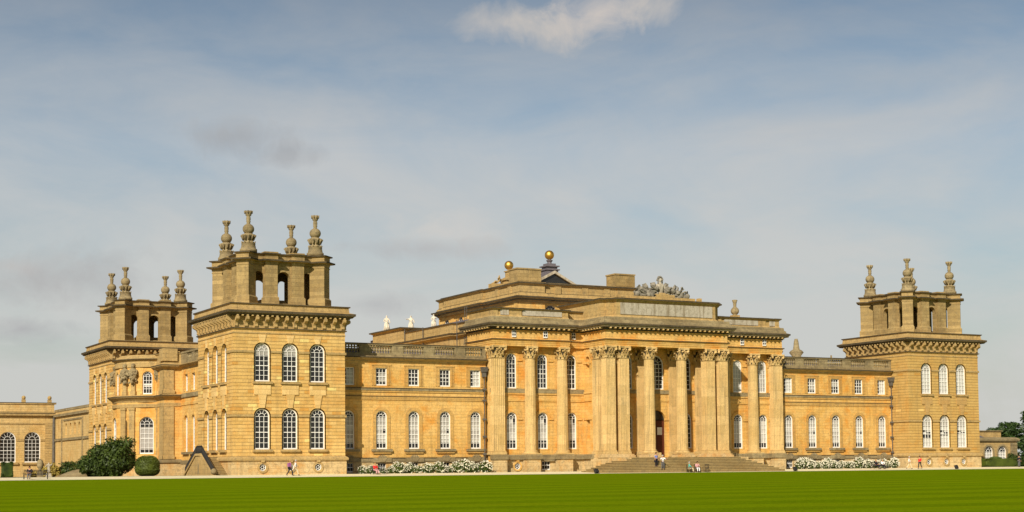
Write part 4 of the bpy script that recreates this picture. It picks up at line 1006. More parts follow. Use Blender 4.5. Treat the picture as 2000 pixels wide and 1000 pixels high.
# body of the link behind the low walls and the wall running back to the orangery
f9 = Face('W', 0); wb, gb = MB(), MB()
ny = (86.5, 83.3, 80.2, 77.2)
wall(wb, f9, 56.93+TS, 94.97, -.2, 11.0, [(y, 1.3, 7.0, 8.9, True) for y in ny], depth=.35)
wall(wb, Face('W', .36), 76, 88, 6.8, 9.1, [])
wb.box(.37, 1.5, 56.93+TS, 94.97, -.2, 10.9)
f9.box(gb, 70.7, 94.97, 0, .2, 6.1, 6.5); f9.box(gb, 70.7, 94.97, 0, .35, 10.1, 10.5); f9.box(gb, 70.7, 94.97, 0, .08, 10.95, 11.35); f9.box(gb, 75.4, 88.2, 0, .12, 9.3, 9.55)
for y in (74.5, 89.2): f9.box(gb, y-.14, y+.14, 0, .2, -.1, 9.6)
wb.build('screen_wall', LINK2, PAL); m_ = MB(); m_.tube((-.25, 94.6, 0), (-.25, 94.6, 10), .22, 8); m_.build('drainpipe', PIPE, PAL); gb.build('string_courses', GREY, PAL)  # dark tube added to fill the dark gap beside the orangery
# carved herm figures on the bow
def carved(x, y, z, rz_, s=1.0):
    b = MB(); rnd = random.Random(int(x*100+y*10))
    b.lathe([(.2, 0), (.3, .3), (.42, .8), (.5, 1.2), (.46, 1.5), (.2, 1.66), (.14, 1.72)], n=12)
    b.sphere((0, -.05, 1.92), .2, 10, 8, 1.2); b.sphere((0, .02, 2.02), .24, 8, 6, .8)
    b.tube((-.42, 0, 1.45), (-.5, -.28, .95), .13, 7, .09); b.tube((-.5, -.28, .95), (-.1, -.45, .9), .1, 6, .08)
    b.tube((.42, 0, 1.45), (.52, -.2, 1.0), .13, 7, .09); b.tube((.52, -.2, 1.0), (.2, -.4, 1.2), .1, 6, .07)
    for k in range(22):
        a = rnd.uniform(-2.8, .0); zz = rnd.uniform(.1, 1.4); b.sphere((.42*math.cos(a), .42*math.sin(a), zz), rnd.uniform(.08, .17), 6, 5)
    o = b.build('carved_figure', GREY, PAL); o.location = (x, y, z); o.rotation_euler = (0, 0, rz_); o.scale = (s, s, s); o.matrix_parent_inverse = world_of(PAL).inverted()
for ang in (27, 41, 76, -27, -41):
    x, y = bow_pts(BR-.1, [ang])[0]; carved(x, y, 12.3, -(math.pi/2-R(ang)), 1.25)

# ================================================================ orangery
ORG = thing('orangery', (-12, 96, 0), 'low ochre stone orangery wing with tall arched windows at the far left', 'building')
fo = Face('S', 94.97); wb, gb, eg = MB(), MB(), MB(); cs = [-3.65-3.95*k for k in range(7)]
wall(wb, fo, -34, 0, -.2, 10.4, [(c, 2.6, 2.65, 7.7, True) for c in cs]); wb.box(-34, 0, 95.4, 106, -.2, 10.3); wb.box(-34, -.1, 95.05, 95.9, 10.4, 12.3)
wb.box(-34, -33.9, 94.97, 106, -.2, 10.3)
wb.build('wall', LINK2, ORG)
e = [-34]+[q for c in sorted(cs) for q in (c-1.36, c+1.36)]+[-1.6]
for a, b2 in zip(e[::2], e[1::2]):
    if b2 > a: fo.box(gb, a, b2, 0, .12, 6.2, 6.55)
fo.box(eg, -34, .33, 0, .54, 10.72, 10.84); fo.box(eg, -34, .22, -.9, .09, 12.5, 12.6); eg.build('cornice_edge', EDGE, ORG); fo.box(gb, -34, 0.1, 0, .12, 9.0, 9.25); fo.box(gb, -34, .3, 0, .5, 10.4, 10.8); fo.box(gb, -34, .2, -.9, .05, 12.3, 12.55); fo.box(gb, -34, .2, -.5, .2, 10.8, 11.1)
for c in cs: fo.box(gb, c-1.7, c+1.7, 0, .3, 2.3, 2.65); window(ORG, fo, c, 2.65, 2.6, 5.05, True, 4, 6)
for z in range(22): fo.box(gb, -1.6, -.05, 0, .18, -.1+z*.42, .28+z*.42)
for x in (-.8, -5): gb.box(x-.3, x+.3, 95.2, 95.8, 12.5, 13.1); gb.sphere((x, 95.5, 13.4), .35, 8, 6)
gb.build('stone_trim', TRIM, ORG)
wb = MB(); wb.box(-40, -34, 92.6, 106, -.2, 12.4); wb.build('end_pavilion', LINK, ORG)

# ================================================================ small building on the right
EB = thing('garden_building', (139, 24, 0), 'small low stone building with two arched white windows beyond the clipped hedge', 'building')
f10 = Face('S', 20); wb, gb = MB(), MB()
wall(wb, f10, 115.6, 143.6, -.2, 4.5, [(137.1, 1.9, .9, 3.75, True), (140.15, 1.9, .9, 3.75, True)]); wb.box(115.6, 143.6, 20.5, 30, -.2, 4.45); wb.box(143.5, 143.6, 20, 30, -.2, 4.45); wb.box(137.5, 143, 23, 29, 4.6, 6.3)
wb.build('wall', TRIM, EB); gb.sweep([(115.6, 20), (143.6, 20), (143.6, 30)], [(0, 4.4), (.3, 4.55), (.4, 4.85), (.3, 5.0), (-.1, 5.2), (-1, 5.25)]); gb.box(137.3, 143.2, 22.8, 29.2, 6.3, 6.45)
for z in range(9): f10.box(gb, 142.0, 143.55, 0, .14, z*.48, .44+z*.48)
for c in (137.1, 140.15): surround(gb, f10, c, 1.9, .9, 3.75, True, sw=.3, pr=.08); window(EB, f10, c, .9, 1.9, 2.85, True, 3, 4, blinds=[(.1, .25, 0, 1, BLIND), (.4, .95, 0, 1, BLIND)])
gb.build('stone_trim', GREY, EB)
rb = MB(); a = rb.vs([(115.6, 20.3, 5.1), (137, 20.3, 5.1), (137, 26, 6.7), (115.6, 26, 6.9)]); rb.f.append(a); rb.build('roof', LEAD, EB)

# ================================================================ outside stair on the west side of the tower
ST = thing('garden_stair', (-1.2, 6.9, .1), 'double outside stone stair with dark railings against the left tower', 'staircase')
sb_, kb, rl = MB(), MB(), MB(); LX = -2.0; ZT = 2.45; YA, YB, YT, YN = 1.3, 5.9, 7.9, 12.6
prof = [(YA, 0), (YN, 0), (YT+.05, ZT+.1), (YB-.05, ZT+.1)]
a = kb.vs([(LX, y, z) for y, z in prof]); c = kb.vs([(LX+.3, y, z) for y, z in prof]); kb.f += [a, c[::-1]]
for e in range(4): kb.f.append([a[e], a[(e+1) % 4], c[(e+1) % 4], c[e]])
for (y0, z0, y1, z1) in ((YA-.2, .05, YB, ZT+.15), (YB, ZT+.15, YT, ZT+.15), (YT, ZT+.15, YN+.2, .05)):
    a = kb.vs([(LX-.12, y0, z0), (LX-.12, y1, z1), (LX-.12, y1, z1+.26), (LX-.12, y0, z0+.26)]); c = kb.vs([(LX+.35, y0, z0), (LX+.35, y1, z1), (LX+.35, y1, z1+.26), (LX+.35, y0, z0+.26)]); kb.f += [a, c[::-1]]
    for e in range(4): kb.f.append([a[e], a[(e+1) % 4], c[(e+1) % 4], c[e]])
kb.build('side_wall', TRIM, ST)
nb_ = MB(); i = nb_.vs([(LX-.01, u, z) for u, z in opening_loop(6.9, .5, .5, 1.7, True)]); nb_.f.append(i); nb_.build('niche_shade_sheet', GREY, ST)  # flat sheet of darker stone; its shade is painted, not recessed
n = 13; rs_ = MB()
for k in range(n):
    z = ZT*(k+1)/n; y = YA+(YB-YA)*k/n; sb_.box(LX+.3, -.13, y-.05, YB, z-.06, z); rs_.box(LX+.3, -.13, y, YB, z-ZT/n-.02, z-.058)
    y = YN-(YN-YT)*k/n; sb_.box(LX+.3, -.13, YT, y, z-ZT/n-.02, z)
sb_.box(LX+.3, -.13, YB, YT, 0, ZT+.01)
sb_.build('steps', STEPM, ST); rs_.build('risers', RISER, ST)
for (y0, z0, y1, z1, m) in ((YA, .35, YB, ZT+.42, 26), (YB, ZT+.42, YT, ZT+.42, 9), (YT, ZT+.42, YN, .35, 26)):
    for q in (.0, 1.0): rl.tube((LX+.1, y0, z0+q*.9), (LX+.1, y1, z1+q*.9), .045, 6)
    for k in range(m+1): t = k/m; y = y0+(y1-y0)*t; z = z0+(z1-z0)*t; rl.tube((LX+.1, y, z), (LX+.1, y, z+.9), .045, 5)
    for k in range(m): t = (k+.5)/m; y = y0+(y1-y0)*t; z = z0+(z1-z0)*t+.45; rl.tube((LX+.1, y-.1, z-.25), (LX+.1, y+.1, z+.25), .035, 4); rl.tube((LX+.1, y+.1, z-.25), (LX+.1, y-.1, z+.25), .035, 4)
rl.build('railing', DARKM, ST)
MB().sphere((LX+.1, YA-.1, .72), .36, 14, 10).build('stone_ball', GREY, ST, True)

# ================================================================ sculpture on the roofs
def skin_mesh(name, joints, edges, mat, sub=1, extra=None):
    """one continuous surface grown round a skeleton: joints = {key: (x, y, z, rx[, ry])}"""
    keys = list(joints); ix = {k: i for i, k in enumerate(keys)}
    me = bpy.data.meshes.new('tmp'); me.from_pydata([joints[k][:3] for k in keys], [(ix[a], ix[b]) for a, b in edges], [])
    o = bpy.data.objects.new('tmp', me); COL.objects.link(o)
    o.modifiers.new('s', 'SKIN'); m = o.modifiers.new('u', 'SUBSURF'); m.levels = sub
    if not me.skin_vertices: me.attributes  # created with the modifier
    sv = me.skin_vertices[0].data
    for k in keys:
        j = joints[k]; sv[ix[k]].radius = (j[3], j[4] if len(j) > 4 else j[3]); sv[ix[k]].use_root = (ix[k] == 0)
    dg = bpy.context.evaluated_depsgraph_get(); ev = o.evaluated_get(dg)
    out = bpy.data.meshes.new_from_object(ev); out.name = name
    bpy.data.objects.remove(o); bpy.data.meshes.remove(me)
    if extra:
        bm = bmesh.new(); bm.from_mesh(out); t = extra.mesh('t', mat); bm.from_mesh(t); bm.to_mesh(out); bm.free(); bpy.data.meshes.remove(t)
    out.materials.clear(); out.materials.append(mat)
    out.polygons.foreach_set('use_smooth', [True]*len(out.polygons)); return out
def statue(x, y, z, s, rz_, label, pose=0):
    J = {'hip': (0, 0, 1.0, .22, .2), 'waist': (0, 0, 1.25, .17, .15), 'chest': (0, 0, 1.5, .23, .17), 'neck': (0, 0, 1.72, .08), 'head': (0, -.02, 1.92, .13), 'crown': (0, -.01, 2.02, .10),
         'hem': (0, 0, .12, .34, .3), 'knee': (.04, -.05, .55, .27, .25), 'ls': (-.26, 0, 1.58, .09), 'le': (-.36, -.05, 1.28, .08), 'lh': (-.2, -.28, 1.2, .05),
         'rs': (.26, 0, 1.58, .09), 're': (.38, -.04, 1.3, .08), 'rh': (.44, -.18, 1.05, .05)}
    if pose == 1: J['le'] = (-.46, -.1, 1.5, .07); J['lh'] = (-.62, -.3, 1.6, .045)
    if pose == 2: J['rh'] = (.3, -.3, 1.5, .05)
    E_ = [('hip', 'waist'), ('waist', 'chest'), ('chest', 'neck'), ('neck', 'head'), ('head', 'crown'), ('hip', 'knee'), ('knee', 'hem'), ('chest', 'ls'), ('ls', 'le'), ('le', 'lh'), ('chest', 'rs'), ('rs', 're'), ('re', 'rh')]
    ex = MB()
    for k in range(9):                       # folds of the drapery
        a = 2*math.pi*k/9; ex.tube((.22*math.cos(a), .2*math.sin(a), 1.1), (.36*math.cos(a+.2), .33*math.sin(a+.2), .08), .07, 6, .09)
    ex.tube((-.24, -.12, 1.6), (.25, -.2, 1.05), .08, 6); ex.sphere((0, -.14, 1.92), .03, 5, 4)
    o = bpy.data.objects.new('statue', skin_mesh('statue', J, E_, STATUE, 1, ex)); COL.objects.link(o)
    pl = MB(); pl.box(-.45, .45, -.45, .45, -.05, .1); p = pl.build('plinth', STATUE, None); p.parent = o; p.matrix_parent_inverse = Matrix.Identity(4)
    o.location = (x, y, z); o.rotation_euler = (0, 0, rz_); o.scale = (s, s, s); tag(o, label, 'statue', 'white statues on the roof')
statue(35.6, 38, 21.1, 1.16, -.5, 'white draped statue standing at the far left corner of the roof parapet', 0)
statue(41.3, 42, 21.6, 1.2, -.4, 'white robed statue with a raised arm, middle one of the roof statues', 1)
statue(45.1, 42, 22.2, 1.08, -.6, 'white roof statue half hidden behind the clerestory corner', 2)
for xx, yy, h in ((41.3, 42, 21.6), (45.1, 42, 22.2)): pb = MB(); pb.box(xx-.6, xx+.6, yy-.6, yy+.6, 19, h-.04); pb.build('statue_block', TRIM, PAL)
J = {'hip': (0, 0, .3, .22), 'ch': (.05, 0, .95, .24), 'nk': (.05, 0, 1.25, .09), 'hd': (.05, 0, 1.45, .15), 'k1': (-.7, -.1, .5, .14), 'f1': (-1.05, -.1, .08, .1), 'k2': (-.6, .2, .3, .14), 'f2': (-1.2, .2, .1, .09), 's1': (-.1, -.28, 1.08, .1), 'e1': (-.45, -.3, .8, .08), 's2': (.15, .3, 1.05, .1), 'e2': (.55, .3, .7, .08), 'h2': (.7, .3, .3, .06)}
o = bpy.data.objects.new('statue', skin_mesh('statue', J, [('hip', 'ch'), ('ch', 'nk'), ('nk', 'hd'), ('hip', 'k1'), ('k1', 'f1'), ('hip', 'k2'), ('k2', 'f2'), ('ch', 's1'), ('s1', 'e1'), ('ch', 's2'), ('s2', 'e2'), ('e2', 'h2')], TRIM)); COL.objects.link(o)
o.location = (55.85, 41, 29.35); tag(o, 'brown stone reclining figure beside the farther gilded ball', 'statue')
pb = MB(); pb.box(54.4, 57, 40.3, 41.8, 27.8, 29.4); pb.build('statue_block', TRIM, PAL)

# bust with trophies of arms over the portico
TR = thing('trophy_sculpture', (XC-.4, -2.1, 23.0), 'grey stone bust among carved flags and armour on top of the portico', 'sculpture')
ty, tx = -2.1, XC-.4
J = {'c': (tx, ty, 23.95, .5, .36), 'b': (tx, ty, 23.5, .3, .25), 'm': (tx, ty, 24.55, .52, .34), 'n': (tx, ty, 24.95, .17), 'h': (tx, ty-.08, 25.35, .27, .27), 't': (tx, ty-.02, 25.62, .25), 'l': (tx-.6, ty, 24.65, .24), 'la': (tx-.75, ty-.1, 24.1, .16), 'r': (tx+.6, ty, 24.65, .24), 'ra': (tx+.72, ty-.1, 24.1, .16)}
ex = MB(); ex.sphere((tx, ty-.36, 25.36), .06, 6, 5); ex.tube((tx-.14, ty-.3, 25.2), (tx+.14, ty-.3, 25.2), .03, 5)
bo = bpy.data.objects.new('bust', skin_mesh('bust', {k: (v[0], v[1], v[2])+tuple(r*.82 for r in v[3:]) for k, v in J.items()}, [('c', 'b'), ('c', 'm'), ('m', 'n'), ('n', 'h'), ('h', 't'), ('m', 'l'), ('l', 'la'), ('m', 'r'), ('r', 'ra')], PANEL, 1, ex)); link(bo, TR)
wg = MB(); rnd = random.Random(5)
for k in range(34):
    a = rnd.uniform(-.25, math.pi+.25); rr = rnd.uniform(.26, .34); wg.sphere((tx+rr*1.05*math.cos(a), ty+rnd.uniform(-.12, .25), 25.42+rr*math.sin(a)*1.15), rnd.uniform(.09, .13), 6, 5)
for sx in (-1, 1):
    for k in range(6): wg.sphere((tx+sx*.33, ty-.02, 25.35-.14*k), .11, 6, 5)
wg.build('carved_wig', TROPHY, TR)
for sx in (-1, 1):
    for k, (dx, zl, ang, ln) in enumerate(((.9, 23.4, 18, 1.9), (1.7, 23.3, 38, 2.0), (2.3, 23.2, 52, 1.9), (3.0, 23.1, 62, 1.6))):
        ln *= 1.0 if k != 2 else 1.1
        fl = MB(); ca, sa = math.sin(R(ang))*sx, math.cos(R(ang)); p0 = Vector((tx+sx*dx, ty+.2-.15*k, zl)); p1 = p0+Vector((ca, 0, sa))*ln*.85
        fl.tube(p0, p1, .06, 6); q = 7; pv = None
        for i in range(q):
            t = i/(q-1); hgt = .25+.75*t; c = p0+(p1-p0)*(.35+.65*t); wv = .16*math.sin(t*7+k)
            cur = fl.vs([c+Vector((0, wv, 0)), c+Vector((-sa*sx*.6*hgt, -.3+wv, abs(ca)*.35*hgt)), c+Vector((-sa*sx*1.05*hgt, -.1+wv, abs(ca)*.3*hgt-.45)), c+Vector((-sa*sx*.9*hgt, .25+wv, -.7))])
            if pv:
                for e in range(3): fl.f.append([pv[e], pv[e+1], cur[e+1], cur[e]])
            pv = cur
        fl.build('carved_flag', TROPHY, TR)
    pc = MB()
    for k in range(34):
        x = tx+sx*rnd.uniform(.6, 3.8); z = rnd.uniform(23.05, 24.75-.35*abs(x-tx)); y = ty+rnd.uniform(-.5, .3); t = rnd.random()
        if t < .3: pc.lathe([(.05, z-.3), (.33, z-.2), (.36, z), (.33, z+.2), (.05, z+.26)], x, y, 10)
        elif t < .6: pc.tube((x-.55*sx, y, z-.2), (x+.55*sx, y-.15, z+.3), .15, 8, .12)
        elif t < .8: pc.sphere((x, y, z), rnd.uniform(.25, .38), 9, 7)
        else: pc.box(x-.2, x+.24, y-.15, y+.15, z-.25, z+.35)
    pc.tube((tx+sx*2.6, ty-.4, 23.25), (tx+sx*4.0, ty-.5, 23.05), .22, 10, .17); pc.sphere((tx+sx*(3.9), ty-.5, 23.3), .38, 10, 8)
    pc.tube((tx+sx*2.9, ty-.1, 23.0), (tx+sx*3.35, ty-.1, 24.4), .05, 6); pc.sphere((tx+sx*3.35, ty-.1, 24.45), .14, 8, 6)
    pc.build('carved_armour', TROPHY, TR)
for sx in (-1, 1):
    pc = MB()
    for k in range(60):
        x = tx+sx*rnd.uniform(.5, 4.0); q = abs(x-tx); z = 23.0+rnd.uniform(.0, max(.25, 1.45-.3*q)); pc.sphere((x, ty+rnd.uniform(-.45, .45), z), rnd.uniform(.14, .3), 7, 5, rnd.uniform(.7, 1.4))
    for k in range(14):
        x = tx+sx*rnd.uniform(.8, 3.8); q = abs(x-tx); z = 23.3+rnd.uniform(.2, 1.5-.28*q); pc.tube((x, ty, z-.4), (x+sx*rnd.uniform(-.1, .5), ty-.1, z+rnd.uniform(.2, .55)), rnd.uniform(.06, .14), 6, .1)
    pc.build('carved_armour', TROPHY, TR)
pc = MB(); pc.prism([(tx-1.3, ty-.6), (tx+1.3, ty-.6), (tx+1.3, ty+.6), (tx-1.3, ty+.6)], 23.3, 23.62, [(tx-.5, ty-.4), (tx+.5, ty-.4), (tx+.5, ty+.4), (tx-.5, ty+.4)]); pc.build('plinth', TRIM, TR)

# ================================================================ people
def tube_fingers(mb, w, d, s=1, curl=.5):       # a palm-end with four unequal bent fingers and a side thumb
    d = Vector(d).normalized(); side = d.cross(Vector((0, 1, .01))).normalized(); up_ = side.cross(d)
    for k, ln in enumerate((.072, .085, .08, .06)):
        p = Vector(w)+d*.075+side*(.03-.02*k); q = p+d*ln*.55; r = q+(d*(1-curl)+up_*curl*-1)*ln*.5
        mb.tube(p, q, .0095, 6, .0085); mb.tube(q, r, .0085, 6, .007)
    p = Vector(w)+d*.03+side*.035; mb.tube(p, p+(d*.6+side*.8)*.05, .011, 6, .009); mb.tube(Vector(w)-d*.01, Vector(w)+d*.085, .024, 8, .036)
def person(x, y, z, rz_, pose, top, legs, hair, label, group=None, sleeve=True, skirt=False, extra=None, ht=1.0, longhair=False):
    P_ = {  # x right of the body, -y forward
     'stand': dict(hip=(0, 0, .96), la=((-.2, 0, 1.43), (-.27, .02, 1.15), (-.29, -.08, .9)), ra=((.2, 0, 1.43), (.27, .02, 1.15), (.29, -.08, .9)), ll=((-.1, 0, .92), (-.12, -.02, .5), (-.13, .03, .09), (-.14, -.13, .05)), rl=((.1, 0, .92), (.13, -.02, .5), (.14, .03, .09), (.15, -.13, .05)), lean=0),
     'point': dict(hip=(0, 0, .96), la=((-.2, 0, 1.43), (-.34, -.1, 1.22), (-.16, -.3, 1.3)), ra=((.2, 0, 1.43), (.36, -.1, 1.24), (.52, -.3, 1.42)), ll=((-.1, 0, .92), (-.12, -.02, .5), (-.13, .03, .09), (-.14, -.13, .05)), rl=((.1, 0, .92), (.13, -.02, .5), (.14, .03, .09), (.15, -.13, .05)), lean=0),
     'walk': dict(hip=(0, 0, .95), la=((-.2, 0, 1.42), (-.25, .14, 1.16), (-.26, .02, .93)), ra=((.2, 0, 1.42), (.25, -.12, 1.17), (.24, -.32, 1.02)), ll=((-.1, 0, .9), (-.1, -.22, .52), (-.1, -.3, .1), (-.1, -.46, .07)), rl=((.1, 0, .9), (.1, .1, .5), (.1, .38, .17), (.1, .27, .06)), lean=-.04),
     'sit': dict(hip=(0, .05, .5), la=((-.2, .02, 1.0), (-.25, -.1, .75), (-.12, -.34, .68)), ra=((.2, .02, 1.0), (.25, -.1, .75), (.1, -.36, .7)), ll=((-.1, -.02, .5), (-.12, -.46, .5), (-.12, -.5, .09), (-.12, -.64, .05)), rl=((.1, -.02, .5), (.12, -.46, .52), (.1, -.58, .12), (.1, -.72, .08)), lean=-.06)}[pose]
    hx, hy, hz = P_['hip']; ln = P_['lean']
    def up3(t): return (hx, hy+ln*t/.5, hz+t)
    J = {'hip': (*up3(0), .15, .11), 'waist': (*up3(.16), .125, .095), 'chest': (*up3(.36), .155, .105), 'ub': (*up3(.46), .14, .085), 'neck': (*up3(.56), .052), 'jaw': (hx, hy+ln*1.3-.02, hz+.65, .072, .085), 'head': (hx, hy+ln*1.3, hz+.73, .082, .098), 'crown': (hx, hy+ln*1.3+.01, hz+.79, .06, .07)}
    E_ = [('hip', 'waist'), ('waist', 'chest'), ('chest', 'ub'), ('ub', 'neck'), ('neck', 'jaw'), ('jaw', 'head'), ('head', 'crown')]
    S, SE = {k: v for k, v in J.items() if k in ('hip', 'waist', 'chest', 'ub')}, [('hip', 'waist'), ('waist', 'chest'), ('chest', 'ub')]
    L, LE = {'hip': J['hip']}, []; ex = MB()
    for sd_, a, l in (('l', P_['la'], P_['ll']), ('r', P_['ra'], P_['rl'])):
        for n_, p, r in zip(('s', 'e', 'w'), a, (.055, .042, .028)): J[sd_+n_] = (*p, r)
        E_ += [('ub', sd_+'s'), (sd_+'s', sd_+'e'), (sd_+'e', sd_+'w')]
        for n_, p in zip(('s', 'e', 'w'), a):
            if n_ == 'w' and not sleeve: continue
            if n_ == 'w': p = Vector(a[1]).lerp(Vector(a[2]), .85)
            elif n_ == 'e' and not sleeve: p = Vector(a[0]).lerp(Vector(a[1]), .8)
            S[sd_+n_] = (*p, {'s': .068, 'e': .058, 'w': .044}[n_])
        SE += [('ub', sd_+'s'), (sd_+'s', sd_+'e')]+([(sd_+'e', sd_+'w')] if sleeve else [])
        for n_, p, r in zip(('h', 'k', 'a', 't'), l, (.085, .058, .04, .035)): J[sd_+n_] = (*p, r)
        E_ += [('hip', sd_+'h'), (sd_+'h', sd_+'k'), (sd_+'k', sd_+'a'), (sd_+'a', sd_+'t')]
        for n_, p, r in zip(('h', 'k', 'a'), l, (.1, .076, .062)): L[sd_+n_] = (*p, r)
        LE += [('hip', sd_+'h'), (sd_+'h', sd_+'k'), (sd_+'k', sd_+'a')]
        tube_fingers(ex, a[2], Vector(a[2])-Vector(a[1]))
    hd = Vector(J['head'][:3]); ex.sphere(hd+Vector((0, -.10, -.03)), .017, 6, 5); ex.tube(hd+Vector((-.02, -.092, -.07)), hd+Vector((.02, -.092, -.07)), .007, 4)
    for sx in (-1, 1): ex.sphere(hd+Vector((sx*.085, 0, -.02)), .02, 6, 5, 1.5)
    b = bpy.data.objects.new('person', skin_mesh('person', J, E_, SKIN, 1, ex)); COL.objects.link(b)
    b.location = (x, y, z); b.rotation_euler = (0, 0, rz_); b.scale = (ht,)*3; tag(b, label, 'person', group)
    def part(nm, me):
        o = bpy.data.objects.new(nm, me); COL.objects.link(o); o.parent = b; return o
    for k in S: S[k] = tuple(S[k][:3])+tuple(r+.014 for r in S[k][3:])
    part('shirt', skin_mesh('shirt', S, SE, top, 1))
    if skirt:
        k_ = MB(); k_.lathe([(.14, hz+.1), (.17, hz), (.24, .55), (.27, .42)], 0, hy, 14); part('skirt', k_.mesh('skirt', legs, True))
    else:
        part('trousers', skin_mesh('trousers', L, LE, legs, 1))
    sh = MB()
    for l in (P_['ll'], P_['rl']): a, t = Vector(l[2]), Vector(l[3]); sh.tube(a+Vector((0, .03, -.03)), t, .048, 8, .038)
    part('shoes', sh.mesh('shoes', NAVY, True))
    ey = MB()
    for sx in (-1, 1): ey.sphere(hd+Vector((sx*.032, -.091, .005)), .011, 6, 4)
    part('eyes', ey.mesh('eyes', NAVY, True))
    hr = MB(); hr.sphere(hd+Vector((0, .018, .03)), .108, 12, 8, 1.02)
    hr.sphere(hd+Vector((0, .045, -.02)), .095, 10, 8, 1.05)
    if longhair: hr.sphere(hd+Vector((0, .06, -.13)), .09, 10, 8, 1.5)
    part('hair', hr.mesh('hair', hair, True))
    if extra: extra(b, part)
    return b
def bag(b, part):
    m = MB(); m.box(-.15, .15, .1, .27, 1.02, 1.42); m.tube((-.12, .1, 1.4), (-.12, -.1, 1.3), .02, 5); part_o = part('backpack', m.mesh('backpack', PURP))
def hand_bag(b, part):
    m = MB(); m.box(-.36, -.28, -.2, .05, .55, .82); m.tube((-.32, -.08, .8), (-.29, -.08, .93), .012, 5); o = bpy.data.objects.new('handbag', m.mesh('handbag', NAVY)); COL.objects.link(o); o.location = b.location; o.rotation_euler = b.rotation_euler; o.scale = b.scale
    tag(o, 'dark bag hanging from the hand of the person in the blue shirt on the steps', 'bag')
person(4.6, -6.2, gz(-6.2)+.02, R(100), 'walk', PURP, NAVY, HAIRB, 'person in a purple top and dark trousers walking past the left tower', extra=bag)
person(5.4, -5.8, gz(-5.8)+.02, R(80), 'walk', WHT, CREAM, HAIRG, 'person in a white shirt and cream trousers walking past the left tower')
person(52.07, -8.68, .775, R(14), 'stand', BLUE, NAVY, HAIRD, 'dark haired person in a blue shirt standing on the steps with a bag', sleeve=False, extra=hand_bag)
person(52.72, -9.18, .375, R(-20), 'point', WHT, GREYC, HAIRG, 'person in a white shirt and grey trousers standing on the steps with arms out', sleeve=False, ht=1.03)
person(95.24, -7, gz(-7)+.02, R(60), 'walk', WHT, CREAM, HAIRG, 'person in white walking by the end of the right rose bed')
person(97.21, -7, gz(-7)+.02, R(-70), 'walk', RED, NAVY, HAIRD, 'person in a bright red top and dark trousers walking by the right tower')
person(120.2, -3.2, gz(-3)+.02, R(90), 'stand', NAVY, GREYC, HAIRD, 'person in a dark top standing at the right edge by the hedge')
def bench(x, y, z, rz_, w_, label, back=.95):
    t = thing('bench', (x, y, z), label, 'bench', rz=rz_)
    def p(nm, fn):
        m = MB(); fn(m); o = bpy.data.objects.new(nm, m.mesh(nm, DARKM)); COL.objects.link(o); o.parent = t
    def seat(m):
        for k in range(4): m.box(-w_/2, w_/2, -.26+k*.14, -.15+k*.14, .42, .455)
    def bk(m):
        m.tube((-w_/2, .28, back), (w_/2, .28, back), .03, 6); m.tube((-w_/2, .28, .5), (w_/2, .28, .5), .025, 6)
        n = int(w_/.14)
        for k in range(n+1): u = -w_/2+w_*k/n; m.tube((u, .28, .5), (u+(.07 if k < n else 0), .28, back), .018, 4); m.tube((u+(.07 if k < n else 0), .28, .5), (u, .28, back), .018, 4)
    def arm(m, sx):
        m.tube((sx*w_/2, -.26, .66), (sx*w_/2, .28, .68), .025, 6); m.tube((sx*w_/2, -.26, .42), (sx*w_/2, -.26, .66), .025, 6)
    p('seat', seat); p('backrest', bk); p('armrest', lambda m: arm(m, -1)); p('armrest', lambda m: arm(m, 1))
    for sx in (-1, 1):
        for sy in (-.24, .26): p('leg', lambda m: m.tube((sx*w_/2*.97, sy, .44), (sx*w_/2*.97, sy*1.1, 0), .03, 6, .025))
    return t
GZ = lambda y: gz(y)+.014
bench(-23.6, -8.2, GZ(-8.2), R(-18), 2.4, 'dark ornate garden bench at the far left end of the gravel path')
person(-24.25, -8.35, GZ(-8.2), R(-18), 'sit', NAVY, GREYC, HAIRD, 'person in dark clothes sitting on the bench at the far left')
bench(16.1, -4.6, GZ(-4.6), R(10), 2.0, 'dark bench in front of the left rose bed')
person(15.55, -4.75, GZ(-4.6), R(10), 'sit', RED, PINK, HAIRB, 'person in a red top sitting in front of the left rose bed')
def chair(x, y, rz_, label):
    t = bench(x, y, GZ(y), rz_, .58, label); t.name = 'chair'; tag(t, cat='chair'); return t
chair(56.1, -10.0, R(60), 'dark garden chair under the person in green before the steps')
person(56.15, -10.0, GZ(-10), R(60), 'sit', TEAL, CREAM, HAIRG, 'person in a green shirt sitting in a chair before the steps')
chair(57.5, -9.8, R(-15), 'dark garden chair under the person in pink before the steps')
person(57.5, -9.8, GZ(-9.8), R(-15), 'sit', PINK, WHT, HAIRD, 'person in a pink top and white trousers sitting before the steps')
chair(58.7, -10.0, R(-60), 'empty dark garden chair, right end of the group before the steps')
bench(90.7, -6.0, GZ(-6), R(12), 3.2, 'dark bench in front of the right rose bed')
person(90.0, -6.1, GZ(-6), R(20), 'sit', NAVY, NAVY, HAIRB, 'person in dark clothes sitting in front of the right rose bed')
person(91.2, -6.1, GZ(-6), R(-10), 'sit', WHT, NAVY, HAIRB, 'person in a white top sitting in front of the right rose bed')
FL = []
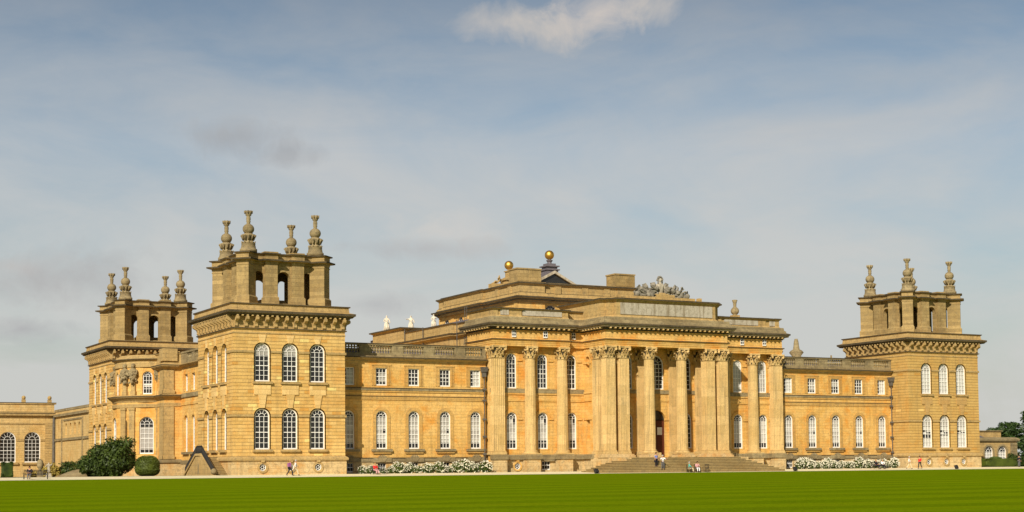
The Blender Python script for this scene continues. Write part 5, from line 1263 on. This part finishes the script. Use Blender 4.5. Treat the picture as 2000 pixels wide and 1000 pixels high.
for x, y, lb in ((42.5, -10.2, 'small black floodlight on the path left of the steps'), (73.05, -10.0, 'small black floodlight on the path right of the steps'), (101.84, -9.5, 'small black floodlight on the path below the right tower')):
    if not FL:
        t = thing('floodlight', (x, y, GZ(y)), lb, 'floodlight', 'floodlights along the path', rz=R(15)); FL.append(t)
        m = MB(); m.xf = Matrix.Rotation(R(-25), 4, 'X'); m.box(-.28, .28, -.12, .14, .1, .58); m.box(-.32, .32, .1, .14, .06, .62); m.xf = None; o = m.build('housing', DARKM); o.parent = t
        m = MB(); m.tube((-.33, 0, 0), (-.33, .05, .35), .02, 5); m.tube((.33, 0, 0), (.33, .05, .35), .02, 5); m.box(-.35, .35, -.05, .05, 0, .03); o = m.build('bracket', DARKM); o.parent = t
    else:
        c = copy_tree(FL[0]); c.location = (x, y, GZ(y)); tag(c, lb)

# ================================================================ planting
def leaves(m, rnd, centre, rad, n, size, shell=.55, flat=0):
    cx, cy, cz = centre; rx, ry, rz_ = rad
    for _ in range(n):
        d = Vector((rnd.gauss(0, 1), rnd.gauss(0, 1), rnd.gauss(0, 1))).normalized(); k = rnd.uniform(shell, 1.0)
        p = Vector((cx+d.x*rx*k, cy+d.y*ry*k, cz+d.z*rz_*k))
        if p.z < .03: p.z = rnd.uniform(.03, .4)
        nrm = (d*.8+Vector((rnd.uniform(-1, 1), rnd.uniform(-1, 1), rnd.uniform(-.3, 1)))*.8).normalized()
        t = nrm.cross(Vector((rnd.uniform(-1, 1), rnd.uniform(-1, 1), rnd.uniform(-1, 1)))).normalized(); b_2 = nrm.cross(t); s = size*rnd.uniform(.6, 1.3)
        m.f.append(m.vs([p-t*s, p-b_2*s*.45, p+t*s, p+b_2*s*.45]))
def clumpy(rnd, centre, rad, nc, n, size, cs=.42):
    m = MB()
    for _ in range(nc):
        d = Vector((rnd.gauss(0, 1), rnd.gauss(0, 1), rnd.gauss(0, 1))).normalized(); k = rnd.uniform(.45, .88)
        c = (centre[0]+d.x*rad[0]*k, centre[1]+d.y*rad[1]*k, centre[2]+d.z*rad[2]*k)
        leaves(m, rnd, c, tuple(r*cs*rnd.uniform(.7, 1.15) for r in rad), n, size, .5)
    return m
rnd = random.Random(11)
def shrub(x, y, rx, ry, h, mat, label, nc=26, n=260, size=.17, cat='shrub', group=None, name='shrub'):
    t = thing(name, (x, y, gz(y)), label, cat, group)
    m = clumpy(rnd, (0, 0, h*.46), (rx, ry, h*.54), nc, n, size); leaves(m, rnd, (0, 0, h*.42), (rx*.85, ry*.85, h*.42), 900, size*1.3, .7)
    o = m.build('foliage', mat); o.parent = t; o.matrix_parent_inverse = Matrix.Identity(4)
    s_ = MB()
    for k in range(5): a = rnd.uniform(0, 6.28); s_.tube((0, 0, 0), (rx*.5*math.cos(a), ry*.5*math.sin(a), h*.5), .07, 5, .03)
    o = s_.build('stem', BARK); o.parent = t; return t
shrub(-8.55, 20, 3.1, 3.0, 4.7, LEAF, 'large dark green leafy shrub in front of the round bow', nc=34, n=330, size=.19)
t_ = COL.objects['shrub'] if 'shrub' in COL.objects else None
m_ = clumpy(rnd, (-2.2, .4, 1.45), (2.2, 2.0, 1.7), 18, 300, .18); leaves(m_, rnd, (-2.2, .4, 1.2), (1.9, 1.8, 1.3), 700, .22, .7)
o_ = m_.build('foliage', LEAF); o_.parent = t_; o_.matrix_parent_inverse = Matrix.Identity(4)
shrub(-6.9, 50, 2.6, 2, 2.3, LEAF, 'low wide dark green shrub behind the large leafy one', nc=18, n=150, size=.14)
shrub(-10.0, 50, 1.7, 1.4, 1.9, LEAF4, 'yellow flowering shrub left of the low green shrub', nc=14, n=130, size=.13)
shrub(-13.3, 44, 1.0, 1, 1.0, LEAF4, 'small yellowish bush beside the small stone statue', nc=8, n=90, size=.12)
def clipped(x, y, w_, d_, h, label, roundtop, mat=LEAF2, name='clipped_shrub', cat='shrub'):
    t = thing(name, (x, y, gz(y)), label, cat); m = MB()
    def surf(u, v):                            # rounded block as a superellipsoid
        e = .75 if roundtop else .18
        def sg(a, p): return math.copysign(abs(a)**p, a)
        cu, su, cv, sv = math.cos(u), math.sin(u), math.cos(v), math.sin(v); e2 = 1.0 if roundtop else .18
        return Vector((w_/2*sg(cv, e)*sg(cu, e2), d_/2*sg(cv, e)*sg(su, e2), (h/2+h/2*sg(sv, e)) if not roundtop else h*.36+h*.64*sg(sv, e)*(1 if sv > 0 else .56)))
    nu, nv = 28, 14; G = [m.vs([surf(2*math.pi*i/nu, -math.pi/2+math.pi*j/nv)*.965 for i in range(nu)]) for j in range(nv+1)]
    for a, b2 in zip(G, G[1:]):
        for i in range(nu): m.f.append([a[i], a[(i+1) % nu], b2[(i+1) % nu], b2[i]])
    n = int(900+(w_*h+d_*h+w_*d_)*170)
    for _ in range(n):
        u = rnd.uniform(0, 6.283); v = math.asin(rnd.uniform(-.95, 1)); p = surf(u, v)
        if p.z < .02: continue
        t_ = Vector((rnd.uniform(-1, 1), rnd.uniform(-1, 1), rnd.uniform(-1, 1))).normalized(); q = t_.orthogonal().normalized(); s = rnd.uniform(.04, .1)
        m.f.append(m.vs([p-t_*s, p-q*s*.5, p+t_*s, p+q*s*.5]))
    o = m.build('foliage', mat); o.parent = t; o.matrix_parent_inverse = Matrix.Identity(4)
    s_ = MB(); s_.tube((0, 0, 0), (0, 0, h*.5), .08, 6); o = s_.build('stem', BARK); o.parent = t; return t
clipped(-6.65, 12, 2.9, 2.6, 2.45, 'clipped rounded green bush beside the large dark shrub', True)
clipped(-14.0, 60, 1.5, 1.3, 2.2, 'dark clipped upright block of yew at the left edge', False, LEAF)
clipped(127.4, 8, 7.0, 1.4, 1.35, 'long clipped green hedge at the right before the small building', False, LEAF2, 'hedge', 'hedge')
clipped(129.6, 11, 2.6, 2.4, 1.65, 'rounded light green bush rising behind the clipped hedge', True, LEAF3)
for x, y, rx, h, lb in ((126.2, 12, .8, 2.6, 'dark shrub against the right tower behind the hedge'), (130.2, 17, 1.2, 2.2, 'dark shrub between the two windows of the small building'), (139.6, 17, 1.6, 2.4, 'spiky shrub at the right corner of the small building'), (136.6, 14, 3.6, 1.7, 'low dark shrubs right of the hedge at the picture edge'), (146.5, 18, 3.2, 3.4, 'dark green bush beneath the tall tree on the right')):
    shrub(x, y, rx, 1, h, LEAF, lb, nc=10, n=110, size=.13)
# rose bushes: one of each bed built, the rest copied
def rose_bush(x, y, label, group, dens):
    t = thing('rose_bush', (x, y, .14), label, 'rose bush', group)
    m = clumpy(rnd, (0, 0, .82), (.85, .72, .8), 12, 95, .085, .5); leaves(m, rnd, (0, 0, .8), (.8, .65, .78), 420, .12, .5)
    o = m.build('foliage', LEAF3); o.parent = t; o.matrix_parent_inverse = Matrix.Identity(4)
    m = MB()
    for _ in range(dens):
        d = Vector((rnd.gauss(0, 1), rnd.gauss(0, 1)-.5, rnd.gauss(0, .9)+.45)).normalized(); k = rnd.uniform(.86, 1.06); r = rnd.uniform(.045, .085)
        p = Vector((d.x*.92*k, d.y*.78*k, max(.12, .85+d.z*.82*k)))
        for q in range(rnd.choice((1, 2, 3))): m.sphere(p+Vector((rnd.uniform(-.1, .1), rnd.uniform(-.08, .04), rnd.uniform(-.09, .09))), r, 5, 3, .7)
    o = m.build('blossom', PETAL); o.parent = t
    s_ = MB()
    for k in range(6): a = k; s_.tube((0, 0, 0), (.5*math.cos(a), .45*math.sin(a), .9), .02, 4)
    o = s_.build('stem', BARK); o.parent = t; return t
for (x0, x1, n, grp, side, dens) in ((16.3, 32.6, 19, 'white roses in the left bed', 'left', 62), (82.2, 99.4, 21, 'white roses in the right bed', 'right', 88)):
    protos = []
    for k in range(n):
        x = x0+(x1-x0)*k/(n-1)
        lb = 'white rose bush in the %s bed below the plain wing' % side
        if k == 0: lb = 'white rose bush at the left end of the %s bed' % side
        if k == n-1: lb = 'white rose bush at the right end of the %s bed' % side
        if len(protos) < 3: o = rose_bush(x, .9, lb, grp, dens); protos.append(o)
        else:
            o = copy_tree(protos[k % 3]); tag(o, lb)
        o.location = (x, .9+rnd.uniform(-.5, .5), .14); o.rotation_euler = (0, 0, rnd.uniform(-.4, .4)); s = rnd.uniform(.68, 1.12)*(1.0 if side == 'right' else .82+.25*k/n); o.scale = (s, s, s*(.82 if k % 5 == 3 else 1))
# trees on the right
def tree(x, y, h, r, label, conif=False, n=60, name='tree', size=.35):
    t = thing(name, (x, y, gz(y)), label, 'tree'); tr = MB(); tr.lathe([(h*.035, 0), (h*.028, h*.2), (h*.02, h*.5), (h*.006, h*.95)], n=8)
    for k in range(9): a = k*2.4; z = h*(.2+.07*k); tr.tube((0, 0, z), (r*.6*math.cos(a), r*.6*math.sin(a), z+r*.25), h*.009, 5, h*.003)
    o = tr.build('trunk', BARK); o.parent = t; o.matrix_parent_inverse = Matrix.Identity(4); m = MB()
    for _ in range(n):
        zt = rnd.uniform(.06, 1) if conif else rnd.uniform(.3, 1); prof_ = (1-zt*.75)*.9+.12 if conif else math.sin(math.pi*min(1, (zt-.18)/.84))**.6
        a = rnd.uniform(0, 6.283); k = rnd.uniform(.55, .92)*r*prof_; c = (k*math.cos(a), k*math.sin(a), h*zt*.95)
        leaves(m, rnd, c, (r*.3, r*.3, h*.075), 150, size, .3)
    o = m.build('crown', LEAF5); o.parent = t; return t
tree(193.0, 62, 14.8, 5.0, 'tall dense dark evergreen tree at the right edge', True, 90, 'evergreen_tree')
for x, y, h, r, lb in ((211.5, 95, 7.2, 3.2, 'low rounded tree nearest the small building roof'), (214, 95, 9.0, 4.5, 'rounded tree left of the tall evergreen'), (220, 97, 10.5, 5, 'rounded tree behind the tall evergreen')): tree(x, y, h, r, lb, False, 46)
# garden ornaments at the left
t = thing('garden_statue', (-14.4, 30, gz(30)), 'small pale stone garden statue beside the yellow bush', 'statue')
J = {'h': (0, 0, 1.15, .2), 'c': (0, 0, 1.5, .2), 'n': (0, 0, 1.7, .07), 'd': (0, 0, 1.85, .12), 'k': (.05, -.1, .75, .2), 'f': (0, 0, .5, .22), 'a': (-.3, -.1, 1.5, .07), 'b': (-.42, -.2, 1.2, .06), 'e': (.3, -.1, 1.5, .07), 'g': (.4, -.2, 1.75, .05)}
o = bpy.data.objects.new('figure', skin_mesh('figure', J, [('h', 'c'), ('c', 'n'), ('n', 'd'), ('h', 'k'), ('k', 'f'), ('c', 'a'), ('a', 'b'), ('c', 'e'), ('e', 'g')], PANEL)); COL.objects.link(o); o.parent = t
m = MB(); m.box(-.35, .35, -.35, .35, 0, .1); m.prism([(-.3, -.3), (.3, -.3), (.3, .3), (-.3, .3)], .1, .48, [(-.25, -.25), (.25, -.25), (.25, .25), (-.25, .25)]); o = m.build('plinth', PANEL); o.parent = t
t = thing('garden_urn', (-20.3, 6, gz(6)), 'tall weathered stone vase rising behind the bench at the far left', 'urn')
m = MB(); m.box(-.3, .3, -.3, .3, 0, .7); o = m.build('pedestal', GREY); o.parent = t
m = MB(); m.lathe([(.16, .7), (.12, .85), (.34, 1.15), (.38, 1.5), (.3, 1.85), (.14, 1.98), (.05, 2.1)], n=14, flute=.1); o = m.build('vase', GREY, None, True); o.parent = t
m = MB(); m.lathe([(3.4, 0), (2.2, .55), (1.1, .95), (.3, 1.12), (.01, 1.15)], n=24); o = m.build('stone_mound', GREY); o.location = (-10.4, 30, .1); tag(o, 'low brown conical roof just above the ground beside the shrub', 'cover')
# roses bed soil
m = MB(); m.box(14.4, 34.0, -.35, 3.3, 0, .15); m.box(81.2, 100.6, -.35, 3.3, 0, .15); tag(m.build('flower_bed_soil', plain('soil', (.07, .045, .025), 1)), kind='structure')
